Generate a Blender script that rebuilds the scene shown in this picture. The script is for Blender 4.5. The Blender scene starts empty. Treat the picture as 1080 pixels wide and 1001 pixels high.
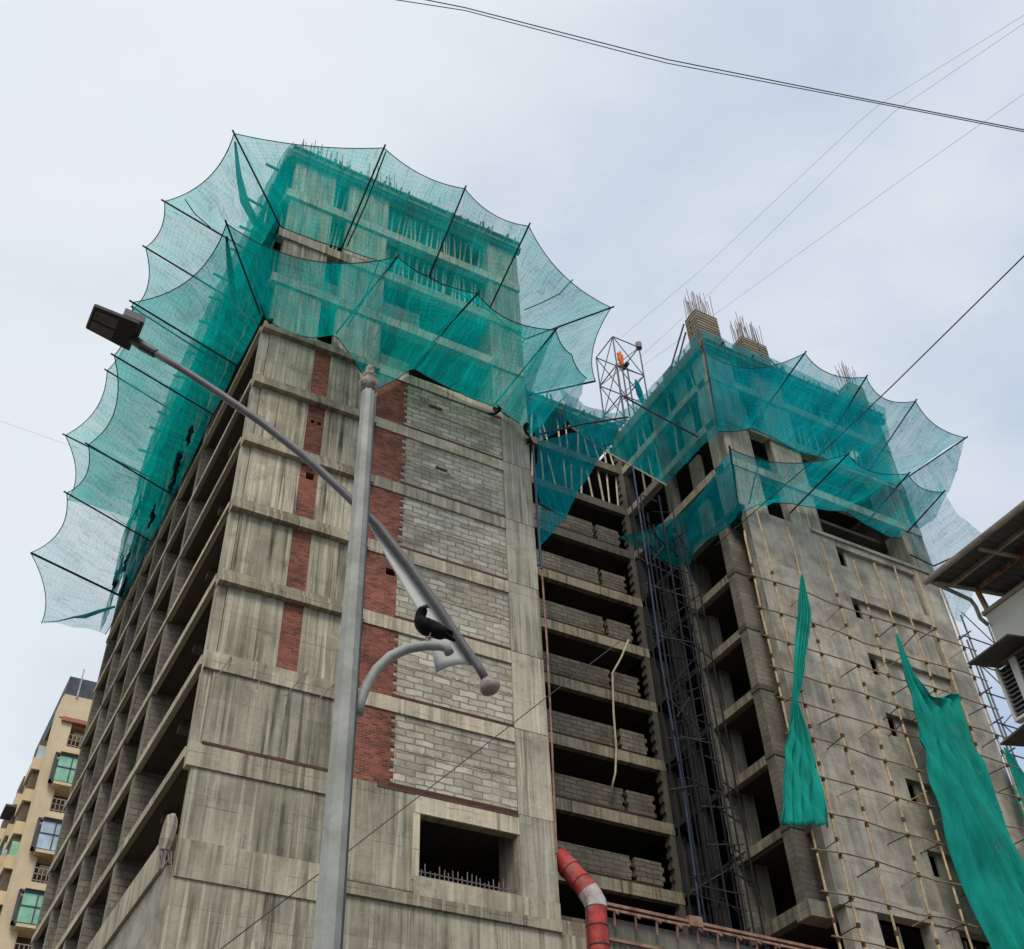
import bpy, math, random
import numpy as np
from mathutils import Vector, Matrix, noise
random.seed(7)
R = math.radians
scene = bpy.context.scene
col = scene.collection

# ------------------------------------------------------------------ camera
F, CX, CY = 1205.0, 540.0, 500.5          # focal length and centre in pixels of the 1080x1001 photograph
AZ, EL, RO = R(30.672), R(43.242), R(-2.890)
CAM = np.array([-6.275, -28.005, 1.6])
fw = np.array([math.cos(EL) * math.sin(AZ), math.cos(EL) * math.cos(AZ), math.sin(EL)])
rt = np.cross(fw, [0, 0, 1]); rt /= np.linalg.norm(rt)
up = np.cross(rt, fw)
rt, up = math.cos(RO) * rt + math.sin(RO) * up, -math.sin(RO) * rt + math.cos(RO) * up
cam = bpy.data.cameras.new('camera'); camo = bpy.data.objects.new('camera', cam); col.objects.link(camo)
cam.sensor_fit = 'HORIZONTAL'; cam.sensor_width = 36.0; cam.lens = 36.0 * F / 1080.0
cam.clip_start = 0.1; cam.clip_end = 5000
camo.matrix_world = Matrix(((rt[0], up[0], -fw[0], CAM[0]), (rt[1], up[1], -fw[1], CAM[1]), (rt[2], up[2], -fw[2], CAM[2]), (0, 0, 0, 1)))
scene.camera = camo

def ray(x, y):
    d = fw * F + rt * (x - CX) - up * (y - CY)
    return d / np.linalg.norm(d)
def onX(x, y, v): d = ray(x, y); return Vector(CAM + d * ((v - CAM[0]) / d[0]))
def onY(x, y, v): d = ray(x, y); return Vector(CAM + d * ((v - CAM[1]) / d[1]))
def onZ(x, y, v): d = ray(x, y); return Vector(CAM + d * ((v - CAM[2]) / d[2]))
def far(x, y, dist): return Vector(CAM + ray(x, y) * dist)

# ------------------------------------------------------------------ sky and sun
SUN_EL, SUN_AZ = R(52), R(205)            # azimuth clockwise from +Y
w = bpy.data.worlds.new('World'); scene.world = w; w.use_nodes = True
nt = w.node_tree; nt.nodes.clear(); N = nt.nodes.new; L = nt.links.new
wo = N('ShaderNodeOutputWorld'); bg = N('ShaderNodeBackground'); bg.inputs['Strength'].default_value = 0.1
sky = N('ShaderNodeTexSky'); sky.sky_type = 'NISHITA'; sky.sun_disc = False
sky.sun_elevation = SUN_EL; sky.sun_rotation = SUN_AZ
tc = N('ShaderNodeTexCoord')
mp = N('ShaderNodeMapping'); mp.inputs['Scale'].default_value = (1.0, 1.0, 1.7); mp.inputs['Rotation'].default_value = (0.2, 0.5, 0.9)
n1 = N('ShaderNodeTexNoise'); n1.inputs['Scale'].default_value = 2.3; n1.inputs['Detail'].default_value = 7; n1.inputs['Roughness'].default_value = 0.52; n1.inputs['Distortion'].default_value = 0.35
L(tc.outputs['Generated'], mp.inputs['Vector']); L(mp.outputs['Vector'], n1.inputs['Vector'])
# a slow drift of the cloud cover from thick (towards the left of the view) to thinner and bluer (right)
dot = N('ShaderNodeVectorMath'); dot.operation = 'DOT_PRODUCT'; dot.inputs[1].default_value = (0.80, -0.45, -0.25)
L(tc.outputs['Generated'], dot.inputs[0])
m1 = N('ShaderNodeMath'); m1.operation = 'MULTIPLY_ADD'; m1.inputs[1].default_value = 0.80; m1.inputs[2].default_value = -0.17
L(dot.outputs['Value'], m1.inputs[0])
m2 = N('ShaderNodeMath'); m2.operation = 'MULTIPLY_ADD'; m2.inputs[1].default_value = 1.6; L(n1.outputs['Fac'], m2.inputs[0]); L(m1.outputs[0], m2.inputs[2])
cr = N('ShaderNodeValToRGB'); e = cr.color_ramp.elements
e[0].position = 0.10; e[0].color = (0.86, 0.925, 0.97, 1)
e[1].position = 1.0; e[1].color = (0.43, 0.575, 0.80, 1)
for p_, c_ in ((0.30, (0.83, 0.895, 0.95)), (0.46, (0.775, 0.84, 0.915)), (0.60, (0.70, 0.772, 0.872)), (0.74, (0.60, 0.69, 0.83))):
    x = e.new(p_); x.color = (*c_, 1)
L(m2.outputs[0], cr.inputs['Fac'])
# the overcast is brighter overhead and behind the viewer, where the sun stands behind it
dot2 = N('ShaderNodeVectorMath'); dot2.operation = 'DOT_PRODUCT'
dot2.inputs[1].default_value = (math.sin(SUN_AZ) * math.cos(SUN_EL), math.cos(SUN_AZ) * math.cos(SUN_EL), math.sin(SUN_EL))
L(tc.outputs['Generated'], dot2.inputs[0])
mr = N('ShaderNodeMapRange'); mr.inputs['From Min'].default_value = 0.45; mr.inputs['From Max'].default_value = 1.0
mr.inputs['To Min'].default_value = 9.8; mr.inputs['To Max'].default_value = 12.0
L(dot2.outputs['Value'], mr.inputs['Value'])
sc_ = N('ShaderNodeVectorMath'); sc_.operation = 'SCALE'; L(cr.outputs['Color'], sc_.inputs[0]); L(mr.outputs['Result'], sc_.inputs['Scale'])
mx = N('ShaderNodeMix'); mx.data_type = 'RGBA'; mx.inputs['Factor'].default_value = 0.94
L(sky.outputs['Color'], mx.inputs['A']); L(sc_.outputs[0], mx.inputs['B'])
L(mx.outputs['Result'], bg.inputs['Color']); L(bg.outputs[0], wo.inputs['Surface'])

sun = bpy.data.lights.new('sun', 'SUN'); sun.energy = 2.0; sun.angle = R(22); sun.color = (1.0, 0.90, 0.74)
suno = bpy.data.objects.new('sun', sun); col.objects.link(suno)
sd = Vector((math.sin(SUN_AZ) * math.cos(SUN_EL), math.cos(SUN_AZ) * math.cos(SUN_EL), math.sin(SUN_EL)))
suno.rotation_euler = sd.to_track_quat('Z', 'Y').to_euler(); suno.location = (-20, -60, 80)

scene.view_settings.view_transform = 'Standard'; scene.view_settings.look = 'None'
scene.view_settings.exposure = 0.0; scene.view_settings.gamma = 1.0
scene.render.engine = 'CYCLES'
scene.cycles.transparent_max_bounces = 32
scene.cycles.max_bounces = 8; scene.cycles.diffuse_bounces = 4

# ------------------------------------------------------------------ helpers
class MB:
    """collects boxes, tubes and sheets; build() links them as ONE mesh object"""
    def __init__(s): s.v = []; s.f = []; s.uv = None; s.sm = False
    def quadbox(s, P):
        b = len(s.v); s.v += [Vector(p) for p in P]
        for q in ((0, 3, 2, 1), (4, 5, 6, 7), (0, 1, 5, 4), (1, 2, 6, 5), (2, 3, 7, 6), (3, 0, 4, 7)): s.f.append(tuple(b + i for i in q))
        return s
    def box(s, x0, x1, y0, y1, z0, z1):
        return s.quadbox([(x0, y0, z0), (x1, y0, z0), (x1, y1, z0), (x0, y1, z0), (x0, y0, z1), (x1, y0, z1), (x1, y1, z1), (x0, y1, z1)])
    def bar(s, p, q, a, b=None):
        """square bar a x b from p to q"""
        p, q = Vector(p), Vector(q); d = (q - p).normalized(); b = b or a
        u = d.cross(Vector((0, 0, 1)));  u = Vector((1, 0, 0)) if u.length < 1e-3 else u.normalized()
        n = d.cross(u).normalized(); u, n = u * a / 2, n * b / 2
        return s.quadbox([p - u - n, p + u - n, p + u + n, p - u + n, q - u - n, q + u - n, q + u + n, q - u + n])
    def tube(s, pts, r, n=8, cap=True):
        pts = [Vector(p) for p in pts]; rr = r if isinstance(r, (list, tuple)) else [r] * len(pts)
        b = len(s.v); ref = None
        for i, p in enumerate(pts):
            t = (pts[min(i + 1, len(pts) - 1)] - pts[max(i - 1, 0)]).normalized()
            if ref is None:
                ref = t.cross(Vector((0, 0, 1)));  ref = t.cross(Vector((1, 0, 0))) if ref.length < 1e-2 else ref
            ref = (ref - t * ref.dot(t)).normalized(); o = t.cross(ref)
            for k in range(n):
                a = 2 * math.pi * k / n; s.v.append(p + (ref * math.cos(a) + o * math.sin(a)) * rr[i])
        for i in range(len(pts) - 1):
            for k in range(n): s.f.append((b + i * n + k, b + i * n + (k + 1) % n, b + (i + 1) * n + (k + 1) % n, b + (i + 1) * n + k))
        if cap: s.f.append(tuple(b + k for k in range(n))[::-1]); s.f.append(tuple(b + (len(pts) - 1) * n + k for k in range(n)))
        return s
    def grid(s, P, UV=None):
        b = len(s.v); nu = len(P); nv = len(P[0])
        if UV is not None and s.uv is None: s.uv = []
        for i in range(nu):
            for j in range(nv):
                s.v.append(Vector(P[i][j]))
                if UV is not None: s.uv.append(UV[i][j])
        for i in range(nu - 1):
            for j in range(nv - 1): s.f.append((b + i * nv + j, b + (i + 1) * nv + j, b + (i + 1) * nv + j + 1, b + i * nv + j + 1))
        return s
    def poly(s, loop, d):
        """prism: planar loop of points extruded by vector d"""
        b = len(s.v); n = len(loop); d = Vector(d); s.v += [Vector(p) for p in loop] + [Vector(p) + d for p in loop]
        s.f.append(tuple(range(b, b + n))[::-1]); s.f.append(tuple(range(b + n, b + 2 * n)))
        for k in range(n): s.f.append((b + k, b + (k + 1) % n, b + n + (k + 1) % n, b + n + k))
        return s
    def build(s, name, mat, parent=None, smooth=False, off=None):
        o0 = Vector(off) if off is not None else (Vector(parent.matrix_world.translation) if parent else Vector((0, 0, 0)))
        if parent is not None and off is None:
            o0 = Vector((0, 0, 0)); p = parent
            while p: o0 += p.location; p = p.parent
        me = bpy.data.meshes.new(name); me.from_pydata([tuple(v - o0) for v in s.v], [], s.f); me.update()
        if s.uv:
            ul = me.uv_layers.new(name='UVMap')
            for lp in me.loops: ul.data[lp.index].uv = s.uv[lp.vertex_index]
        if smooth:
            for p in me.polygons: p.use_smooth = True
        me.materials.append(mat)
        o = bpy.data.objects.new(name, me); col.objects.link(o)
        if parent: o.parent = parent
        elif off is not None: o.location = o0
        return o

def thing(name, label, cat, loc, group=None):
    o = bpy.data.objects.new(name, None); col.objects.link(o); o.location = loc; o.empty_display_size = 0.3
    o['label'] = label; o['category'] = cat
    if group: o['group'] = group
    return o
def tag(o, label, cat, group=None):
    o['label'] = label; o['category'] = cat
    if group: o['group'] = group
    return o
def lerp(a, b, t): return a + (b - a) * t

# ------------------------------------------------------------------ materials
def newmat(name):
    m = bpy.data.materials.new(name); m.use_nodes = True; t = m.node_tree
    b = t.nodes['Principled BSDF']; return m, t, b
def wallcoord(t):
    """object coordinates folded to (along the wall, height) whichever way the wall faces"""
    tc = t.nodes.new('ShaderNodeTexCoord'); g = t.nodes.new('ShaderNodeNewGeometry')
    s = t.nodes.new('ShaderNodeSeparateXYZ'); t.links.new(tc.outputs['Object'], s.inputs[0])
    sn = t.nodes.new('ShaderNodeSeparateXYZ'); t.links.new(g.outputs['True Normal'], sn.inputs[0])
    a = t.nodes.new('ShaderNodeMath'); a.operation = 'ABSOLUTE'; t.links.new(sn.outputs['X'], a.inputs[0])
    gt = t.nodes.new('ShaderNodeMath'); gt.operation = 'GREATER_THAN'; gt.inputs[1].default_value = 0.7; t.links.new(a.outputs[0], gt.inputs[0])
    mx = t.nodes.new('ShaderNodeMix'); t.links.new(gt.outputs[0], mx.inputs['Factor']); t.links.new(s.outputs['X'], mx.inputs['A']); t.links.new(s.outputs['Y'], mx.inputs['B'])
    c = t.nodes.new('ShaderNodeCombineXYZ'); t.links.new(mx.outputs['Result'], c.inputs['X']); t.links.new(s.outputs['Z'], c.inputs['Y'])
    return c.outputs[0], tc.outputs['Object']
def scaled(t, vec, s, off=None):
    m = t.nodes.new('ShaderNodeMapping'); m.inputs['Scale'].default_value = s; t.links.new(vec, m.inputs['Vector'])
    if off is not None: t.links.new(off, m.inputs['Location'])
    return m.outputs[0]
def noisef(t, vec, scale, detail=5, rough=0.6):
    n = t.nodes.new('ShaderNodeTexNoise'); n.inputs['Scale'].default_value = scale; n.inputs['Detail'].default_value = detail
    n.inputs['Roughness'].default_value = rough; t.links.new(vec, n.inputs['Vector']); return n.outputs['Fac']
def ramp(t, fac, stops):
    r = t.nodes.new('ShaderNodeValToRGB'); e = r.color_ramp.elements
    while len(e) < len(stops): e.new(0.5)
    for k, (p, c) in enumerate(stops):
        e[k].position = p; e[k].color = (c[0], c[1], c[2], 1) if isinstance(c, (tuple, list)) else (c, c, c, 1)
    t.links.new(fac, r.inputs['Fac']); return r.outputs['Color']
def mixc(t, fac, a, b, mode='MIX'):
    m = t.nodes.new('ShaderNodeMix'); m.data_type = 'RGBA'; m.blend_type = mode
    for sock, val in (('Factor', fac), ('A', a), ('B', b)):
        if isinstance(val, (int, float)): m.inputs[sock].default_value = val if sock == 'Factor' else (val, val, val, 1)
        elif isinstance(val, (tuple, list)): m.inputs[sock].default_value = (*val[:3], 1)
        else: t.links.new(val, m.inputs[sock])
    return m.outputs['Result']
def bump(t, b, h, strength=0.4, dist=0.02):
    n = t.nodes.new('ShaderNodeBump'); n.inputs['Strength'].default_value = strength; n.inputs['Distance'].default_value = dist
    t.links.new(h, n.inputs['Height']); t.links.new(n.outputs[0], b.inputs['Normal'])

def concrete(name, light, mid, dark, streak=1.0, panel=True, seed=0.0, plank=0.0, blotch=0.45):
    m, t, b = newmat(name); uv, ob = wallcoord(t)
    oi = t.nodes.new('ShaderNodeObjectInfo')
    cmb = t.nodes.new('ShaderNodeCombineXYZ'); mu = t.nodes.new('ShaderNodeMath'); mu.operation = 'MULTIPLY'; mu.inputs[1].default_value = 37.0
    t.links.new(oi.outputs['Random'], mu.inputs[0]); t.links.new(mu.outputs[0], cmb.inputs['X']); t.links.new(mu.outputs[0], cmb.inputs['Z'])
    va = scaled(t, uv, (1, 1, 1), cmb.outputs[0])
    big = noisef(t, va, blotch, 6, 0.62)
    c = ramp(t, big, [(0.36, mid), (0.60, light)])
    # rain streaks running down the wall
    st = noisef(t, scaled(t, uv, (4.2, 0.17, 1), cmb.outputs[0]), 1.0, 6, 0.65)
    where = ramp(t, noisef(t, va, 0.33, 4, 0.6), [(0.40, 0.25), (0.58, 1.0)])
    sm_ = t.nodes.new('ShaderNodeMath'); sm_.operation = 'MULTIPLY'; t.links.new(ramp(t, st, [(0.46, 0.0), (0.64, min(0.95, 0.72 * streak))]), sm_.inputs[0]); t.links.new(where, sm_.inputs[1])
    c = mixc(t, sm_.outputs[0], c, dark)
    st2 = noisef(t, scaled(t, uv, (7.5, 0.22, 1), cmb.outputs[0]), 1.0, 4, 0.6)
    c = mixc(t, ramp(t, st2, [(0.52, 0.0), (0.64, 0.6 * streak)]), c, tuple(min(1, v * 1.25) for v in light))
    if plank:
        # board marks of the shuttering
        pk = t.nodes.new('ShaderNodeTexBrick'); pk.offset = 0.0; pk.inputs['Scale'].default_value = 1.0
        pk.inputs['Brick Width'].default_value = 0.17; pk.inputs['Row Height'].default_value = 2.6; pk.inputs['Mortar Size'].default_value = 0.012
        pk.inputs['Color1'].default_value = (1, 1, 1, 1); pk.inputs['Color2'].default_value = (0.66, 0.65, 0.62, 1); pk.inputs['Mortar'].default_value = (0.5, 0.5, 0.48, 1)
        t.links.new(va, pk.inputs['Vector']); c = mixc(t, plank, c, pk.outputs['Color'], 'MULTIPLY')
    if panel:
        bk = t.nodes.new('ShaderNodeTexBrick'); bk.offset = 0.5; bk.inputs['Scale'].default_value = 1.0
        bk.inputs['Brick Width'].default_value = 1.22; bk.inputs['Row Height'].default_value = 1.49; bk.inputs['Mortar Size'].default_value = 0.011
        bk.inputs['Color1'].default_value = (1, 1, 1, 1); bk.inputs['Color2'].default_value = (0.70, 0.70, 0.67, 1); bk.inputs['Mortar'].default_value = (0.55, 0.54, 0.52, 1)
        t.links.new(uv, bk.inputs['Vector']); c = mixc(t, 0.6, c, bk.outputs['Color'], 'MULTIPLY')
    # irregular pour lines
    sp = t.nodes.new('ShaderNodeSeparateXYZ'); t.links.new(va, sp.inputs[0])
    ml = t.nodes.new('ShaderNodeMath'); ml.operation = 'MULTIPLY_ADD'; ml.inputs[1].default_value = 0.16
    t.links.new(noisef(t, va, 1.6, 5, 0.6), ml.inputs[0]); t.links.new(sp.outputs['Y'], ml.inputs[2])
    dv = t.nodes.new('ShaderNodeMath'); dv.operation = 'DIVIDE'; dv.inputs[1].default_value = 1.47; t.links.new(ml.outputs[0], dv.inputs[0])
    fr = t.nodes.new('ShaderNodeMath'); fr.operation = 'FRACT'; t.links.new(dv.outputs[0], fr.inputs[0])
    ln = ramp(t, fr.outputs[0], [(0.0, 0.75), (0.022, 0.0)])
    mk = t.nodes.new('ShaderNodeMath'); mk.operation = 'MULTIPLY'; t.links.new(ln, mk.inputs[0]); t.links.new(ramp(t, noisef(t, va, 0.8, 4, 0.6), [(0.48, 0.0), (0.56, 1.0)]), mk.inputs[1])
    c = mixc(t, mk.outputs[0], c, tuple(v * 0.6 for v in dark))
    stain = noisef(t, va, 1.1, 7, 0.7)
    c = mixc(t, ramp(t, stain, [(0.56, 0.0), (0.74, 0.6)]), c, dark)
    c = mixc(t, 1.0, c, ramp(t, oi.outputs['Random'], [(0.0, (0.80, 0.80, 0.79)), (1.0, (1.08, 1.06, 1.03))]), 'MULTIPLY')
    fine = noisef(t, ob, 14.0, 4, 0.7)
    c = mixc(t, 0.5, c, ramp(t, fine, [(0.3, 0.72), (0.7, 1.15)]), 'MULTIPLY')
    t.links.new(c, b.inputs['Base Color']); b.inputs['Roughness'].default_value = 0.92
    b.inputs['Specular IOR Level'].default_value = 0.2
    bump(t, b, noisef(t, ob, 6.0, 6, 0.7), 0.5, 0.03)
    return m
def masonry(name, bw, bh, mort, c1, c2, cm, dirt, dirtamt=0.5, rough_edge=0.05, offs=0.5, pale=None):
    m, t, b = newmat(name); uv, ob = wallcoord(t)
    oi = t.nodes.new('ShaderNodeObjectInfo'); k1 = t.nodes.new('ShaderNodeMath'); k1.operation = 'MULTIPLY'; k1.inputs[1].default_value = 53.0; t.links.new(oi.outputs['Random'], k1.inputs[0])
    of = t.nodes.new('ShaderNodeCombineXYZ'); t.links.new(k1.outputs[0], of.inputs['X']); t.links.new(k1.outputs[0], of.inputs['Y'])
    ou = t.nodes.new('ShaderNodeVectorMath'); ou.operation = 'ADD'; t.links.new(uv, ou.inputs[0]); t.links.new(of.outputs[0], ou.inputs[1]); uv = ou.outputs[0]
    wob = t.nodes.new('ShaderNodeTexNoise'); wob.inputs['Scale'].default_value = 2.2; wob.inputs['Detail'].default_value = 3; t.links.new(uv, wob.inputs['Vector'])
    v = t.nodes.new('ShaderNodeVectorMath'); v.operation = 'MULTIPLY_ADD'; t.links.new(wob.outputs['Color'], v.inputs[0])
    v.inputs[1].default_value = (rough_edge, rough_edge, 0); t.links.new(uv, v.inputs[2])
    bk = t.nodes.new('ShaderNodeTexBrick'); bk.offset = offs; bk.inputs['Scale'].default_value = 1.0
    bk.inputs['Brick Width'].default_value = bw; bk.inputs['Row Height'].default_value = bh; bk.inputs['Mortar Size'].default_value = mort
    bk.inputs['Mortar Smooth'].default_value = 0.6; bk.inputs['Bias'].default_value = -0.1
    bk.inputs['Color1'].default_value = (*c1, 1); bk.inputs['Color2'].default_value = (*c2, 1); bk.inputs['Mortar'].default_value = (*cm, 1)
    t.links.new(v.outputs[0], bk.inputs['Vector'])
    c = bk.outputs['Color']
    if pale:
        # mortar smeared over the joints in patches
        c = mixc(t, ramp(t, noisef(t, uv, 0.9, 6, 0.68), [(0.52, 0.0), (0.63, 0.75)]), c, pale)
    c = mixc(t, ramp(t, noisef(t, uv, 0.7, 7, 0.65), [(0.46, 0.0), (0.72, dirtamt)]), c, dirt)
    c = mixc(t, 1.0, c, ramp(t, oi.outputs['Random'], [(0.0, (0.76, 0.75, 0.74)), (1.0, (1.05, 1.05, 1.03))]), 'MULTIPLY')
    c = mixc(t, 0.55, c, ramp(t, noisef(t, ob, 9.0, 5, 0.7), [(0.3, 0.65), (0.7, 1.2)]), 'MULTIPLY')
    t.links.new(c, b.inputs['Base Color']); b.inputs['Roughness'].default_value = 0.95; b.inputs['Specular IOR Level'].default_value = 0.15
    inv = t.nodes.new('ShaderNodeMath'); inv.operation = 'SUBTRACT'; inv.inputs[0].default_value = 1.0; t.links.new(bk.outputs['Fac'], inv.inputs[1])
    bump(t, b, inv.outputs[0], 0.6, 0.012)
    return m
def plain(name, c, rough=0.6, metal=0.0, var=0.25, scale=6.0, spec=0.4, rust=None):
    m, t, b = newmat(name); tc = t.nodes.new('ShaderNodeTexCoord')
    f = noisef(t, tc.outputs['Object'], scale, 6, 0.65)
    cc = ramp(t, f, [(0.32, tuple(v * (1 - var) for v in c)), (0.68, tuple(min(1, v * (1 + var)) for v in c))])
    if rust: cc = mixc(t, ramp(t, noisef(t, tc.outputs['Object'], scale * 0.7, 7, 0.7), [(0.5, 0.0), (0.62, 0.85)]), cc, rust)
    t.links.new(cc, b.inputs['Base Color']); b.inputs['Roughness'].default_value = rough; b.inputs['Metallic'].default_value = metal
    b.inputs['Specular IOR Level'].default_value = spec
    bump(t, b, noisef(t, tc.outputs['Object'], scale * 4, 4, 0.6), 0.15, 0.01)
    return m
def netting(name, tint, cover, cord, mesh=0.30, trans=0.55, fold=0.12):
    """open woven safety net: UVs are metres along and across the sheet"""
    m, t, b = newmat(name); t.nodes.remove(b); out = t.nodes['Material Output']
    uvn = t.nodes.new('ShaderNodeUVMap'); s = t.nodes.new('ShaderNodeSeparateXYZ'); 
    wob = t.nodes.new('ShaderNodeTexNoise'); wob.inputs['Scale'].default_value = 0.8; wob.inputs['Detail'].default_value = 3; t.links.new(uvn.outputs[0], wob.inputs['Vector'])
    va = t.nodes.new('ShaderNodeVectorMath'); va.operation = 'MULTIPLY_ADD'; va.inputs[1].default_value = (0.5, 0.5, 0); t.links.new(wob.outputs['Color'], va.inputs[0]); t.links.new(uvn.outputs[0], va.inputs[2])
    t.links.new(va.outputs[0], s.inputs[0])
    lines = []
    for ax in ('X', 'Y'):
        d = t.nodes.new('ShaderNodeMath'); d.operation = 'DIVIDE'; d.inputs[1].default_value = mesh; t.links.new(s.outputs[ax], d.inputs[0])
        fr = t.nodes.new('ShaderNodeMath'); fr.operation = 'FRACT'; t.links.new(d.outputs[0], fr.inputs[0])
        ls = t.nodes.new('ShaderNodeMath'); ls.operation = 'LESS_THAN'; ls.inputs[1].default_value = 0.13; t.links.new(fr.outputs[0], ls.inputs[0]); lines.append(ls.outputs[0])
    mxm = t.nodes.new('ShaderNodeMath'); mxm.operation = 'MAXIMUM'; t.links.new(lines[0], mxm.inputs[0]); t.links.new(lines[1], mxm.inputs[1])
    big = noisef(t, uvn.outputs[0], 0.55, 6, 0.65)
    strk = noisef(t, scaled(t, uvn.outputs[0], (2.6, 0.35, 1)), 1.0, 5, 0.65)
    av = t.nodes.new('ShaderNodeMath'); av.operation = 'ADD'; t.links.new(big, av.inputs[0]); t.links.new(strk, av.inputs[1])
    mr = t.nodes.new('ShaderNodeMapRange'); mr.inputs['From Min'].default_value = 0.7; mr.inputs['From Max'].default_value = 1.3
    mr.inputs['To Min'].default_value = cover - fold; mr.inputs['To Max'].default_value = cover + fold; t.links.new(av.outputs[0], mr.inputs['Value'])
    ad = t.nodes.new('ShaderNodeMath'); ad.operation = 'MULTIPLY_ADD'; ad.inputs[1].default_value = cord; ad.use_clamp = True
    t.links.new(mxm.outputs[0], ad.inputs[0]); t.links.new(mr.outputs['Result'], ad.inputs[2])
    # sharp creases radiating down the sheet
    cz = noisef(t, scaled(t, uvn.outputs[0], (1.5, 0.28, 1)), 1.3, 4, 0.55)
    crease = ramp(t, cz, [(0.470, 0.0), (0.495, 1.0), (0.520, 0.0)])
    ad2 = t.nodes.new('ShaderNodeMath'); ad2.operation = 'MULTIPLY_ADD'; ad2.inputs[1].default_value = 0.16; ad2.use_clamp = True
    t.links.new(crease, ad2.inputs[0]); t.links.new(ad.outputs[0], ad2.inputs[2]); ad = ad2
    cc = ramp(t, strk, [(0.3, tuple(v * 0.62 for v in tint)), (0.72, tuple(min(1, v * 1.25) for v in tint))])
    cc = mixc(t, mxm.outputs[0], cc, tuple(v * 0.55 for v in tint))
    ck = t.nodes.new('ShaderNodeMath'); ck.operation = 'MULTIPLY'; ck.inputs[1].default_value = 0.3; t.links.new(crease, ck.inputs[0])
    cc = mixc(t, ck.outputs[0], cc, tuple(v * 0.35 for v in tint))
    df = t.nodes.new('ShaderNodeBsdfDiffuse'); tr = t.nodes.new('ShaderNodeBsdfTranslucent'); ms = t.nodes.new('ShaderNodeMixShader'); ms.inputs[0].default_value = trans
    t.links.new(cc, df.inputs['Color']); t.links.new(cc, tr.inputs['Color'])
    t.links.new(df.outputs[0], ms.inputs[1]); t.links.new(tr.outputs[0], ms.inputs[2])
    tp = t.nodes.new('ShaderNodeBsdfTransparent'); mo = t.nodes.new('ShaderNodeMixShader')
    t.links.new(ad.outputs[0], mo.inputs[0]); t.links.new(tp.outputs[0], mo.inputs[1]); t.links.new(ms.outputs[0], mo.inputs[2])
    t.links.new(mo.outputs[0], out.inputs['Surface'])
    return m

M = {}
M['conc'] = concrete('board_marked_concrete', (0.665, 0.61, 0.475), (0.40, 0.365, 0.28), (0.095, 0.085, 0.065), 1.35, True, plank=0.7)
M['conc_low'] = concrete('stained_concrete', (0.54, 0.50, 0.395), (0.32, 0.296, 0.232), (0.095, 0.086, 0.066), 1.2, True, plank=0.25)
M['beam'] = concrete('beam_concrete', (0.62, 0.55, 0.42), (0.37, 0.33, 0.25), (0.10, 0.088, 0.066), 1.0, False)
M['ledge'] = concrete('dirty_ledge_concrete', (0.43, 0.385, 0.29), (0.25, 0.222, 0.17), (0.07, 0.06, 0.046), 1.1, False)
M['column'] = concrete('column_concrete', (0.545, 0.505, 0.41), (0.36, 0.333, 0.268), (0.13, 0.115, 0.085), 1.25, False, plank=0.35)
M['plaster'] = concrete('grey_plaster', (0.525, 0.485, 0.41), (0.27, 0.25, 0.21), (0.10, 0.088, 0.07), 0.4, False, blotch=0.8)
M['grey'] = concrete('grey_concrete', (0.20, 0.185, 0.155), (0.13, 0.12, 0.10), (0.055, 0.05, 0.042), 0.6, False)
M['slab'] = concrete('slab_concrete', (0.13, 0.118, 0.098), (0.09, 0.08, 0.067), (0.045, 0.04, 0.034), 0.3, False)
M['concshade'] = plain('shaded_recess_concrete', (0.07, 0.065, 0.057), 0.95, 0, 0.4, 0.9, 0.1)  # same concrete, with the deep shade of the recess corner put into its colour
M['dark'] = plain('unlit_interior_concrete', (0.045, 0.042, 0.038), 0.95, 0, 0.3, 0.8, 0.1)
M['brick'] = masonry('red_brick', 0.235, 0.085, 0.013, (0.40, 0.12, 0.078), (0.13, 0.042, 0.036), (0.27, 0.19, 0.15), (0.05, 0.028, 0.026), 0.85, 0.05, pale=(0.33, 0.12, 0.085))
M['course'] = masonry('dark_brick_course', 0.235, 0.085, 0.009, (0.15, 0.07, 0.055), (0.10, 0.05, 0.042), (0.13, 0.10, 0.085), (0.05, 0.035, 0.03), 0.6, 0.03)
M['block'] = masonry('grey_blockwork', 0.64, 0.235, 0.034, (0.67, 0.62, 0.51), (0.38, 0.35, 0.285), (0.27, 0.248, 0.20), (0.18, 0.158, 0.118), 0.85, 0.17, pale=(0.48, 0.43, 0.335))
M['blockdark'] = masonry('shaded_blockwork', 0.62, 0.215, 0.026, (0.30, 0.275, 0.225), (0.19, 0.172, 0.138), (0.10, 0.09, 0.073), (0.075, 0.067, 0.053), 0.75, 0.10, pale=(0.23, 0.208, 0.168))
M['pier'] = masonry('pier_blockwork', 0.9, 0.24, 0.02, (0.34, 0.31, 0.255), (0.25, 0.228, 0.188), (0.19, 0.172, 0.142), (0.11, 0.10, 0.082), 0.7, 0.08, pale=(0.25, 0.228, 0.188))
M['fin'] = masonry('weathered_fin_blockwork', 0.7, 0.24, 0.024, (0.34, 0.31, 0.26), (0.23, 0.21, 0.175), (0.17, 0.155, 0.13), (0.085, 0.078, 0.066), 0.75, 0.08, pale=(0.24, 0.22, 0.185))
M['ply'] = plain('shuttering_ply', (0.15, 0.115, 0.075), 0.8, 0, 0.4, 1.5)
M['plank'] = masonry('shutter_planks', 6.0, 0.24, 0.06, (0.42, 0.35, 0.27), (0.27, 0.22, 0.165), (0.035, 0.028, 0.022), (0.12, 0.095, 0.07), 0.7, 0.03)
M['bamboo'] = plain('bamboo', (0.47, 0.335, 0.185), 0.6, 0, 0.45, 3.0)
M['oldbamboo'] = plain('weathered_bamboo', (0.27, 0.175, 0.10), 0.7, 0, 0.4, 3.0)
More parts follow.
